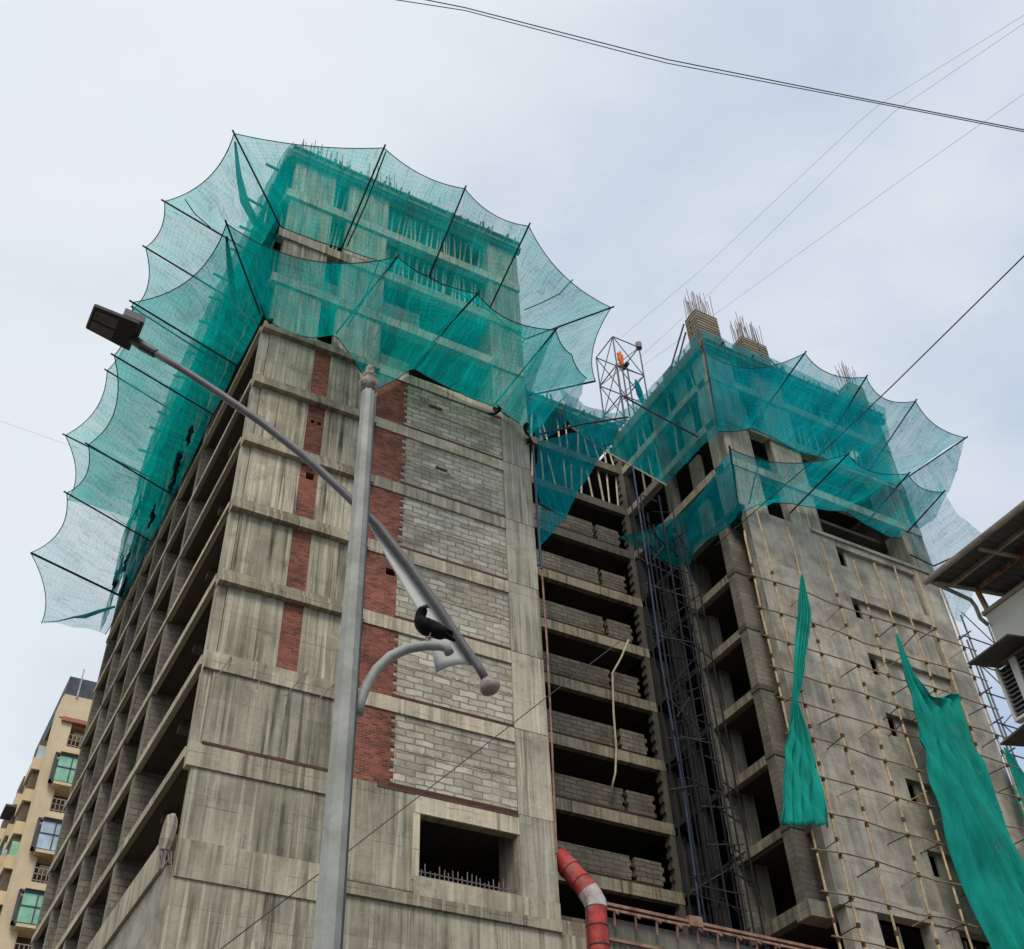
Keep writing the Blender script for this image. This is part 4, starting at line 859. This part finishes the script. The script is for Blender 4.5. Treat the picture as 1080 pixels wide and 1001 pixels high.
# ------------------------------------------------------------------ debris chute, hoses, pipes, podium edge
n = thing('debris_chute', 'faded red debris chute with a white elbow joint beside the tall tower column', 'debris chute', onY(632, 1001, -0.1))
p0, p1, p2, p3 = onY(589, 903, 0.4), onY(622, 942, -0.2), onY(628, 953, -0.25), onY(634, 1040, -0.25)
for a, b in ((0, .34), (.33, .68), (.67, 1.0)): m = MB(); m.tube([p0.lerp(p1, a), p0.lerp(p1, b)], 0.31, 24, False); m.build('chute_segment', M['red'], n, True)
m = MB(); m.tube([p1.lerp(p0, .06), p1.lerp(p2, .3), p2, p2.lerp(p3, .06)], 0.335, 24, False); m.build('white_elbow', M['white'], n, True)
for k in range(4): m = MB(); m.tube([p2.lerp(p3, .05 + k * .24), p2.lerp(p3, .05 + (k + 1) * .24 + .02)], 0.32, 24, False); m.build('chute_segment', M['red'], n, True)
for k in range(1, 4): m = MB(); c = p2.lerp(p3, .05 + k * .24); m.tube([c, c + Vector((0, 0, -0.05))], 0.33, 16); m.build('collar_ring', M['blackplastic'], n)
for sx in (-.33, .33):
    m = MB(); m.tube([p2 + Vector((sx, -.05, .1)), p2.lerp(p3, .5) + Vector((sx, -.05, 0)), p3 + Vector((sx, -.05, 0))], 0.02, 6); m.build('chain', M['darksteel'], n)
for t_ in (.34, .67): c = p0.lerp(p1, t_); d_ = (p1 - p0).normalized() * .05; m = MB(); m.tube([c - d_, c + d_], 0.335, 24); m.build('flange', M['red'], n)
o = MB().tube([onY(663, 675, 7.8), onY(655, 694, 7.9), onY(646, 710, 8.0), onY(647, 750, 7.9), onY(650, 790, 7.9), onY(649, 815, 7.9), onY(645, 832, 7.9)], 0.05, 7).build('hose', M['rope'], off=onY(645, 832, 7.9), smooth=True)
tag(o, 'pale hose hanging kinked over the open floors of the recess', 'hose')
o = MB().tube([onY(562, 470, -0.1), onY(568, 560, -0.1), onY(571, 600, -0.1)], 0.05, 8).build('drain_pipe', M['blue'], off=onY(571, 600, -0.1)); tag(o, 'blue pipe running down the right edge of the tall tower just below the nets', 'pipe', 'pipes on the right edge of the tall tower')
o = MB().tube([onY(571.5, 602, -0.1), onY(577, 680, -0.1), onY(581, 760, -0.1), onY(587, 900, -0.1)], 0.035, 8).build('drain_pipe', M['pink'], off=onY(587, 900, -0.1)); tag(o, 'red pipe continuing down the right edge of the tall tower to the chute', 'pipe', 'pipes on the right edge of the tall tower')
n = thing('edge_platform', 'rusty pink steel platform edge with brackets along the foot of the recess', 'platform', onY(640, 957, -0.2))
a, b = onY(638, 953, -0.2), onY(905, 1010, -0.2)
d = (b - a)
for dz, th in ((0, 0.09), (-0.15, 0.07)): m = MB(); m.bar(a + Vector((0, 0, dz)), b + Vector((0, 0, dz)), th); m.build('rail', M['pink'], n)
m = MB(); m.bar(a + Vector((0, .1, -1.0)), b + Vector((0, .1, -1.0)), 0.09); m.build('rail', M['pink'], n)
m = MB(); m.quadbox([a + Vector((0, .2, -1.0)), b + Vector((0, .2, -1.0)), b + Vector((0, .4, -1.0)), a + Vector((0, .4, -1.0)), a + Vector((0, .2, -.3)), b + Vector((0, .2, -.3)), b + Vector((0, .4, -.3)), a + Vector((0, .4, -.3))]); m.build('toe_board', M['grey'], n)
for i in range(13): m = MB(); p = a + d * ((i + .4) / 13); m.bar(p + Vector((0, -.02, -.15)), p + Vector((0, 0.05, -.62)), 0.055); m.bar(p + Vector((0, -.02, -.15)), p + Vector((0, -.22, -.35)), 0.045); m.build('bracket', M['pink'], n)
m = MB(); m.box(a.x + 3.0, a.x + 3.5, -0.3, -0.1, a.z - 0.2, a.z + 0.12); m.build('clamp_plate', M['pink'], n)

# ------------------------------------------------------------------ street lamp
LAZ = R(20.5); LN = Vector((math.sin(LAZ), math.cos(LAZ), 0)); LR = Vector((math.cos(LAZ), -math.sin(LAZ), 0)); LD = 6.2
def onP(x, y, off=0.0): r_ = ray(x, y); return Vector(CAM + r_ * ((LD + off) / (r_[0] * LN.x + r_[1] * LN.y)))
ltop = onP(388.5, 412); lx, ly = ltop.x, ltop.y
n = thing('street_lamp', 'grey street lamp with a long slanting arm, knobbed finial and flat dark lamp head', 'street lamp', (lx, ly, 0.15))
def lathe(mb, c, prof, k=20):
    mb.tube([Vector((c[0], c[1], z)) for r_, z in prof], [r_ for r_, z in prof], k); return mb
m = MB(); m.tube([(lx, ly, 0.15), (lx, ly, ltop.z)], [0.118, 0.052], 8); m.build('pole', M['galv'], n)
zt = ltop.z
m = lathe(MB(), (lx, ly), [(0.05, zt - .02), (0.062, zt), (0.074, zt + .02), (0.082, zt + .05), (0.082, zt + .075), (0.072, zt + .10), (0.056, zt + .115), (0.050, zt + .125), (0.060, zt + .142), (0.061, zt + .165), (0.045, zt + .19), (0.032, zt + .20), (0.034, zt + .265), (0.027, zt + .28), (0.0, zt + .283)])
m.build('finial', M['bronze'], n, True)
AO = 0.16
m = MB(); m.tube([(lx + .02, ly - .1, ltop.z - 0.25), (lx + .025, ly - .112, ltop.z - 1.2), (lx + .03, ly - .125, 3.5)], 0.006, 6); m.build('cable', M['cable'], n)
arm = [onP(x, y, AO) for x, y in ((150, 365), (190, 388), (230, 414), (275, 445), (320, 480), (360, 517), (400, 556), (432, 597), (460, 637), (486, 676), (505, 704), (513, 718))]
m = MB(); m.tube(arm, [0.028, 0.029, 0.030, 0.031, 0.032, 0.032, 0.032, 0.032, 0.031, 0.030, 0.029, 0.028], 12); m.build('arm', M['galvd'], n, True)
e_ = arm[-1]; dd = (arm[-1] - arm[-2]).normalized()
m = MB(); m.tube([e_ + dd * t for t in (-.01, .008, .028, .052, .078, .098, .108)], [0.035, 0.045, 0.064, 0.072, 0.064, 0.036, 0.004], 14); m.build('arm_end_ball', M['bronze'], n, True)
# curved fin plate under the lower arm
out_ = [onP(x, y, AO + 0.02) for x, y in ((398, 556), (416, 590), (436, 630), (456, 670), (478, 694), (497, 700))]
m = MB(); up_ = [onP(x, y, AO + 0.03) for x, y in ((392, 552), (432, 600), (460, 640), (486, 679), (500, 702))]
lo_ = [onP(x, y, AO + 0.03) for x, y in ((388, 550), (409, 590), (426, 619), (441, 644), (453, 674), (460, 709))]
U_ = resample(up_, 24); W_ = resample(lo_, 24)
def rimrow(i):
    t = i / 23; a_, b_ = W_[i], U_[i]
    return [a_.lerp(b_, j / 7) + Vector((0, 0, 0.035 * math.sin(math.pi * j / 7) * max(0, t - .75) * 4)) for j in range(8)]
m.grid([rimrow(i) for i in range(24)]); o = m.build('fin_plate', plain('pale_plate_paint', (0.50, 0.52, 0.51), 0.5, 0, 0.12, 3), n, True); o.modifiers.new('thickness', 'SOLIDIFY').thickness = 0.008
br = [onP(x, y, 0.02) for x, y in ((378, 753), (380, 740), (386, 724), (397, 706), (412, 692), (430, 684), (448, 681), (463, 681), (471, 683), (474, 689))]
m = MB(); m.tube(br, 0.033, 12); m.build('curved_bracket', M['galv'], n, True)
# lamp head: flat housing with a driver box and a two-panel lens
hz_ = onP(148, 358, AO).z; hc = [onZ(x, y, hz_) for x, y in ((98.5, 323.5), (89.5, 347), (136, 371.5), (147.5, 343))]
def qlerp(u, v): return hc[0].lerp(hc[3], u).lerp(hc[1].lerp(hc[2], u), v)
def slab_(u0, u1, v0, v1, z0, z1): return MB().quadbox([qlerp(u0, v1) + Vector((0, 0, z0)), qlerp(u1, v1) + Vector((0, 0, z0)), qlerp(u1, v0) + Vector((0, 0, z0)), qlerp(u0, v0) + Vector((0, 0, z0)), qlerp(u0, v1) + Vector((0, 0, z1)), qlerp(u1, v1) + Vector((0, 0, z1)), qlerp(u1, v0) + Vector((0, 0, z1)), qlerp(u0, v0) + Vector((0, 0, z1))])
hd = slab_(0, 1, 0, 1, 0, 0.055).build('lamp_head', M['lamp'], n); hd.modifiers.new('bevel', 'BEVEL').width = 0.012
for v0, v1 in ((0.10, 0.46), (0.54, 0.90)): slab_(0.07, 0.56, v0, v1, -0.006, 0.004).build('lens', M['lens'], hd)
slab_(0.62, 1.08, 0.02, 0.55, 0.056, 0.14).build('driver_box', M['galvd'], hd)
m = MB(); m.tube([qlerp(0.96, 0.6) + Vector((0, 0, .03)), arm[0], arm[0].lerp(arm[1], .35)], [0.042, 0.042, 0.038], 10); m.build('arm_clamp', M['lamp'], n)
# ------------------------------------------------------------------ crow on the bracket
cb = onP(452, 679, 0.02) + Vector((0, 0, 0.032))
def skin(name, chain, mat, parent, off):
    me = bpy.data.meshes.new(name); vs = [Vector(c[0]) - (off if not parent else Vector((0, 0, 0))) for c in chain]
    me.from_pydata([tuple(v) for v in vs], [(i, i + 1) for i in range(len(vs) - 1)], [])
    o = bpy.data.objects.new(name, me); col.objects.link(o); me.materials.append(mat)
    sm = o.modifiers.new('skin', 'SKIN'); sm.use_smooth_shade = True
    for i, c in enumerate(chain): r_ = c[1]; me.skin_vertices[0].data[i].radius = r_ if isinstance(r_, tuple) else (r_, r_)
    for i, d_ in enumerate(me.skin_vertices[0].data): d_.use_root = i == 2
    ss = o.modifiers.new('sub', 'SUBSURF'); ss.levels = 2; ss.render_levels = 2
    if parent: o.parent = parent
    else: o.location = off
    return o
def cp(a, b, c=0.0): return cb + LR * a + Vector((0, 0, b)) + LN * c
crow = skin('crow', [(cp(0.150, 0.000), (0.012, 0.006)), (cp(0.095, 0.040), (0.028, 0.018)), (cp(0.045, 0.072), (0.054, 0.046)), (cp(-0.012, 0.085), (0.066, 0.058)), (cp(-0.050, 0.112), (0.054, 0.048)), (cp(-0.052, 0.150, -.005), (0.036, 0.034)), (cp(-0.040, 0.183, -.02), (0.036, 0.034)), (cp(-0.026, 0.196, -.04), (0.026, 0.024))], M['feather'], None, cb)
m = MB(); m.tube([LR * -.03 + Vector((0, 0, .19)) - LN * .045, LR * -.015 + Vector((0, 0, .172)) - LN * .085, LR * -.004 + Vector((0, 0, .145)) - LN * .10], [0.015, 0.010, 0.002], 8); o = m.build('beak', M['lamp'], None, True); o.parent = crow
crow.scale = (1.18, 1.18, 1.18)
tag(crow, 'black crow with bent neck preening on the curved lamp bracket', 'bird')
for s_ in (-1, 1):
    m = MB(); P_ = []
    for i in range(9):
        t = i / 8; row = []
        for j in range(6): 
            v = j / 5 - .5; row.append(Vector(LR * (-0.055 + 0.19 * t) + Vector((0, 0, 0.105 - 0.058 * t + v * 0.075 * math.sin(math.pi * min(1, .15 + t * .85)) )) + LN * s_ * (0.054 - 0.03 * t * t - .02 * (2 * v) ** 2)))
        P_.append(row)
    m.grid(P_); o = m.build('wing', M['feather'], None, True); o.parent = crow; o.modifiers.new('thickness', 'SOLIDIFY').thickness = 0.008
    m = MB(); m.tube([LR * .01 + LN * s_ * .018 + Vector((0, 0, .04)), LR * .0 + LN * s_ * .02 + Vector((0, 0, -0.002))], 0.005, 6); m.tube([LR * -.02 + LN * s_ * .018 + Vector((0, 0, .0)), LR * .02 + LN * s_ * .02 + Vector((0, 0, 0.0))], 0.005, 6)
    o = m.build('leg', M['feather2'], None); o.parent = crow

# ------------------------------------------------------------------ overhead wires
def wire(label, pts, r_, mat='cable', sag=0.0):
    P = [far(*p) for p in pts]; a, b = P[0], P[-1]
    m = MB(); Q = resample(P, 24); Q = [q - Vector((0, 0, sag * 4 * (i / 23) * (1 - i / 23))) for i, q in enumerate(Q)]
    m.tube(Q, r_, 6); o = m.build('overhead_wire', M[mat], off=Q[0]); return tag(o, label, 'wire', 'wires crossing overhead')
wire('upper strand of the dark cable pair crossing the sky at the top right', [(380, -14, 17), (490, 8, 17), (700, 62, 17), (905, 103, 17), (1080, 137, 17), (1250, 172, 17)], 0.008)
wire('lower strand of the dark cable pair crossing the sky at the top right', [(380, -6, 17.2), (490, 11, 17.2), (700, 66, 17.2), (905, 105, 17.2), (1080, 139, 17.2), (1250, 171, 17.2)], 0.007)
wire('thin grey wire rising steeply from the hoist top, leftmost of the three in the sky', [(655, 356, 66), (745, 280, 60), (920, 115, 50), (1090, 10, 44)], 0.0075, 'cablegrey')
wire('thin grey wire in the sky, the middle one of the three rising from the hoist', [(676, 376, 66), (750, 308, 60), (940, 120, 50), (1090, 18, 44)], 0.0075, 'cablegrey')
wire('thin grey wire in the sky, the lowest of the three rising from the hoist', [(678, 386, 66), (770, 320, 60), (950, 190, 50), (1090, 92, 44)], 0.0075, 'cablegrey')
wire('dark wire slanting across the nets of the shorter tower towards the right edge', [(755, 575, 33), (862, 482, 30), (940, 408, 27), (1080, 270, 23), (1130, 220, 22)], 0.014)
wire('thin dark wire slanting across the front wall behind the lamp pole to the recess', [(195, 1030, 27), (367, 898, 31), (577, 735, 37), (665, 668, 40)], 0.016)
wire('short dark wire tied diagonally to the column edge of the tall tower', [(518, 612, 43.0), (545, 655, 42.4), (576, 697, 41.6)], 0.018)
wire('faint thin wire in the empty sky at the far left edge', [(-40, 430, 70), (40, 458, 70), (85, 474, 70)], 0.007, 'cablegrey')

# ------------------------------------------------------------------ house at the right edge
hx, hy = 8.81, -18.18
n = thing('house', 'pale plastered house with a tin roof, gutter and window awnings at the right edge', 'house', (hx, hy, 0))
M['hwall'] = plain('pale_house_plaster', (0.60, 0.60, 0.535), 0.9, 0, 0.10, 1.2, 0.15)
M['tin'] = masonry('tin_roof_sheet', 0.16, 50.0, 0.05, (0.16, 0.145, 0.125), (0.12, 0.11, 0.10), (0.05, 0.045, 0.04), (0.06, 0.05, 0.045), 0.4, 0.0)
M['rust'] = plain('rusty_steel', (0.30, 0.12, 0.055), 0.85, 0.1, 0.5, 9, rust=(0.45, 0.38, 0.30))
M['awn'] = plain('dark_awning_sheet', (0.085, 0.075, 0.062), 0.85, 0, 0.35, 3)
M['cap'] = plain('weathered_cap', (0.32, 0.27, 0.22), 0.85, 0, 0.3, 3)
def hp(nm, mat, *bx, parent=None):
    m = MB()
    for b_ in bx: m.box(*b_)
    return m.build(nm, M[mat], parent or n)
hp('parapet_wall', 'hwall', (hx, hx + 0.15, -34, hy, 12.02, 12.93)); hp('parapet_cap', 'cap', (hx - 0.04, hx + 0.2, -34, hy + 0.04, 12.93, 13.0)); hp('string_course', 'cap', (hx - 0.06, hx + 0.2, -34, hy + 0.03, 11.94, 12.02))
hp('wall', 'hwall', (hx + 0.12, 16, -34, hy - 0.05, 0, 11.94)); hp('end_wall', 'hwall', (hx + 0.15, 16, hy - 0.15, hy, 12.02, 12.93))
m = MB(); nx_ = 60
Pr = [[Vector((7.65 + 6 * i / 8, yy, 13.30 + 1.1 * i / 8 + 0.018 * math.cos(k_ * math.pi))) for i in range(9)] for k_, yy in enumerate([hy + 0.05 - 0.075 * q for q in range(190)])]
m.grid(Pr); rf = m.build('tin_roof', plain('dull_tin', (0.075, 0.07, 0.062), 0.6, 0.2, 0.3, 1.5), n, False); rf.modifiers.new('thickness', 'SOLIDIFY').thickness = 0.01
for x_ in (8.15, 8.78, 9.6, 10.6): m = MB(); z_ = 13.30 + 1.1 * (x_ - 7.65) / 6 - 0.06; m.bar((x_, hy, z_), (x_, -33, z_), 0.05, 0.07); m.build('purlin', M['rust'] if x_ == 8.78 else M['cap'], rf)
for y_ in (hy - 0.05, hy - 1.05, hy - 2.6, hy - 4.2): m = MB(); m.bar((7.72, y_, 13.22), (11, y_, 13.82), 0.05, 0.05); m.build('rafter', M['cap'], rf)
for y_ in (hy - 0.05, hy - 1.05, hy - 2.6): m = MB(); m.bar((hx + 0.04, y_, 12.98), (hx - 0.06, y_, 13.52), 0.07); m.build('roof_post', M['rust'], n)
m = MB(); m.tube([(7.62, hy + 0.08, 13.28), (7.62, -33, 13.32)], 0.055, 10); m.build('gutter', M['cap'], n, True)
m = MB(); m.tube([onY(978, 612, hy), onY(1003, 623, hy), onY(1024, 633, hy), onY(1029, 640, hy), onY(1034, 652, hy), onY(1042, 659, hy)], 0.035, 10); m.build('downpipe', M['galv'], n, True)
for (px_, py_, qx_, qy_, zd) in ((1020.5, 701, 1063, 670, 0.0), (1055, 786, 1100, 748, 0.0)):
    a_ = onX(px_, py_, 8.12); b_ = onX(qx_, qy_, 8.12)
    m = MB(); top_ = 0.16; m.quadbox([(8.12, a_.y, a_.z), (8.12, b_.y, b_.z), (hx + 0.13, b_.y, b_.z + top_), (hx + 0.13, a_.y, a_.z + top_), (8.12, a_.y, a_.z + .03), (8.12, b_.y, b_.z + .03), (hx + 0.13, b_.y, b_.z + top_ + .03), (hx + 0.13, a_.y, a_.z + top_ + .03)])
    m.build('awning', M['awn'], n)
    z1_ = a_.z + 0.02; z0_ = z1_ - 0.95; y1_, y0_ = a_.y - 0.08, a_.y - 1.1
    wn = MB().box(hx - 0.16, hx - 0.02, y0_, y1_, z0_ - .05, z0_).box(hx - 0.16, hx - 0.1, y0_, y0_ + 0.05, z0_, z1_).box(hx - 0.16, hx - 0.1, y1_ - 0.05, y1_, z0_, z1_).box(hx - 0.16, hx - 0.1, y1_ - 0.42, y1_ - 0.30, z0_, z1_).build('window_frame', M['hwall'], n)
    MB().box(hx - 0.05, hx + 0.1, y0_, y1_, z0_, z1_).build('window_pane', plain('grey_glass', (0.10, 0.105, 0.10), 0.25, 0, 0.3, 3), wn)
    for k_ in range(11): MB().box(hx - 0.13, hx - 0.06, y0_ + .05, y1_ - .05, z0_ + .05 + k_ * .083, z0_ + .07 + k_ * .083).build('louvre', M['steel'], wn)

# ------------------------------------------------------------------ apartment block far left
AX, AY = 3.0, 72.0
n = thing('apartment_building', 'cream apartment block with caged balconies and enclosed windows far behind the left face', 'building', (AX, AY, 0))
M['cream'] = plain('cream_paint', (0.68, 0.55, 0.36), 0.9, 0, 0.12, 0.35, 0.15); M['brownc'] = plain('brown_grille_shade', (0.13, 0.095, 0.07), 0.9, 0, 0.3, 1.0)
M['grille'] = plain('balcony_grille', (0.34, 0.27, 0.20), 0.8, 0, 0.3, 3); M['greeng'] = plain('green_glazing', (0.25, 0.52, 0.36), 0.4, 0, 0.25, 1.0); M['blueg'] = plain('pale_glazing', (0.42, 0.52, 0.60), 0.35, 0, 0.25, 1.0)
M['roofd'] = plain('dark_roof_screen', (0.075, 0.085, 0.105), 0.8, 0, 0.3, 1.2); M['terra'] = plain('terracotta_band', (0.40, 0.16, 0.10), 0.9)
def ap(nm, mat, *bx, parent=None):
    m = MB()
    for b_ in bx: m.box(*b_)
    return m.build(nm, M[mat], parent or n)
FH = 3.15; ZR = 61.4
ap('wall', 'cream', (AX + 1.4, 22, AY + 1.6, AY + 32, 0, ZR)); ap('pier', 'cream', (AX, AX + 1.4, AY, AY + 3.2, 0, ZR)); ap('pier', 'cream', (AX + 6.6, AX + 8.0, AY, AY + 2, 0, ZR)); ap('pier', 'cream', (AX + 0.2, AX + 1.4, AY + 6.5, AY + 9.5, 0, ZR - 2), (AX + 0.2, AX + 1.4, AY + 13, AY + 16, 0, ZR - 4))
ap('parapet', 'cream', (AX + 0.1, AX + 8.0, AY - 0.1, AY + 1.6, ZR - 2.2, ZR + 0.2)); ap('roof_screen', 'roofd', (AX + 0.2, 22, AY + 0.6, AY + 16, ZR + 0.2, ZR + 2.6)); ap('cornice', 'terra', (AX + 0.4, AX + 7.6, AY - 0.3, AY + 0.4, ZR - 2.6, ZR - 2.2))
m = MB(); m.bar((AX + 1.2, AY - .2, ZR), (AX + 1.2, AY - .2, ZR + 3.2), 0.12); m.build('mast', M['white'], n)
for i in range(16):
    zf = ZR - 2.6 - FH * (i + 1)
    ap('balcony_slab', 'cream', (AX + 1.0, AX + 6.8, AY - 0.9, AY + 1.6, zf - 0.25, zf))
    if i % 2 == 0:
        ap('balcony_recess', 'brownc', (AX + 1.4, AX + 6.6, AY + 1.3, AY + 1.6, zf, zf + FH - .25)); ap('balcony_wall', 'cream', (AX + 1.2, AX + 6.6, AY - 0.85, AY - 0.7, zf, zf + 0.35))
        m = MB()
        for k_ in range(15): m.bar((AX + 1.3 + k_ * .36, AY - .75, zf + .3), (AX + 1.3 + k_ * .36, AY - .75, zf + 1.6), 0.07)
        for z_ in (.55, 1.1, 1.6): m.bar((AX + 1.3, AY - .75, zf + z_), (AX + 6.5, AY - .75, zf + z_), 0.07)
        m.build('balcony_grille', M['grille'], n)
        if i % 4 == 0: ap('ac_unit', 'brownc', (AX + 1.7, AX + 2.7, AY - 0.5, AY + 0.3, zf + 1.2, zf + 2.0))
    else:
        f_ = ap('window_frame', 'roofd', (AX + 0.6, AX + 6.4, AY - 0.7, AY - 0.2, zf + 0.0, zf + 0.18), (AX + 0.6, AX + 6.4, AY - 0.7, AY - 0.2, zf + FH - .5, zf + FH - .3), (AX + 0.6, AX + .8, AY - 0.7, AY - .2, zf, zf + FH - .4), (AX + 2.1, AX + 2.2, AY - 0.68, AY - .4, zf + .18, zf + FH - .5), (AX + 3.4, AX + 3.52, AY - 0.68, AY - .4, zf + .18, zf + FH - .5), (AX + 1.0, AX + 3.4, AY - 0.68, AY - .4, zf + 1.5, zf + 1.6), (AX + 4.8, AX + 4.9, AY - 0.68, AY - .4, zf + .18, zf + FH - .5))
        ap('pane', 'greeng' if i % 4 == 1 else 'blueg', (AX + 1.0, AX + 3.4, AY - 0.62, AY - 0.52, zf + .18, zf + FH - .5), parent=f_); ap('pane', 'brownc' if i % 4 == 1 else 'blueg', (AX + 3.5, AX + 6.2, AY - 0.6, AY - 0.5, zf + .18, zf + FH - .5), parent=f_)
    for q_, y0_ in enumerate((3.4, 11.0, 19.0, 26.0)):
        ap('side_balcony', 'cream', (AX - 0.75, AX + 1.4, AY + y0_, AY + y0_ + 3.6, zf - .2, zf + 0.95)); ap('side_shade_box', 'brownc', (AX - 0.55, AX + 1.39, AY + y0_ + .3, AY + y0_ + 3.4, zf + 0.95, zf + FH - .2))  # solid dark box above each balcony wall, an opening's shade given as colour
        if (i + q_) % 3 == 0: ap('side_pane', 'greeng' if i % 2 else 'blueg', (AX - 0.6, AX + .3, AY + y0_ + .15, AY + y0_ + .25, zf + 1.0, zf + 2.3))
        if q_ % 2: ap('pier', 'cream', (AX - 0.3, AX + 1.4, AY + y0_ - 2.2, AY + y0_ - .6, zf, zf + FH))
    if i % 3 == 1: ap('side_awning', 'roofd', (AX - 1.5, AX + 0.2, AY + 10.5, AY + 13.5, zf + 2.4, zf + 2.6))
#@@END
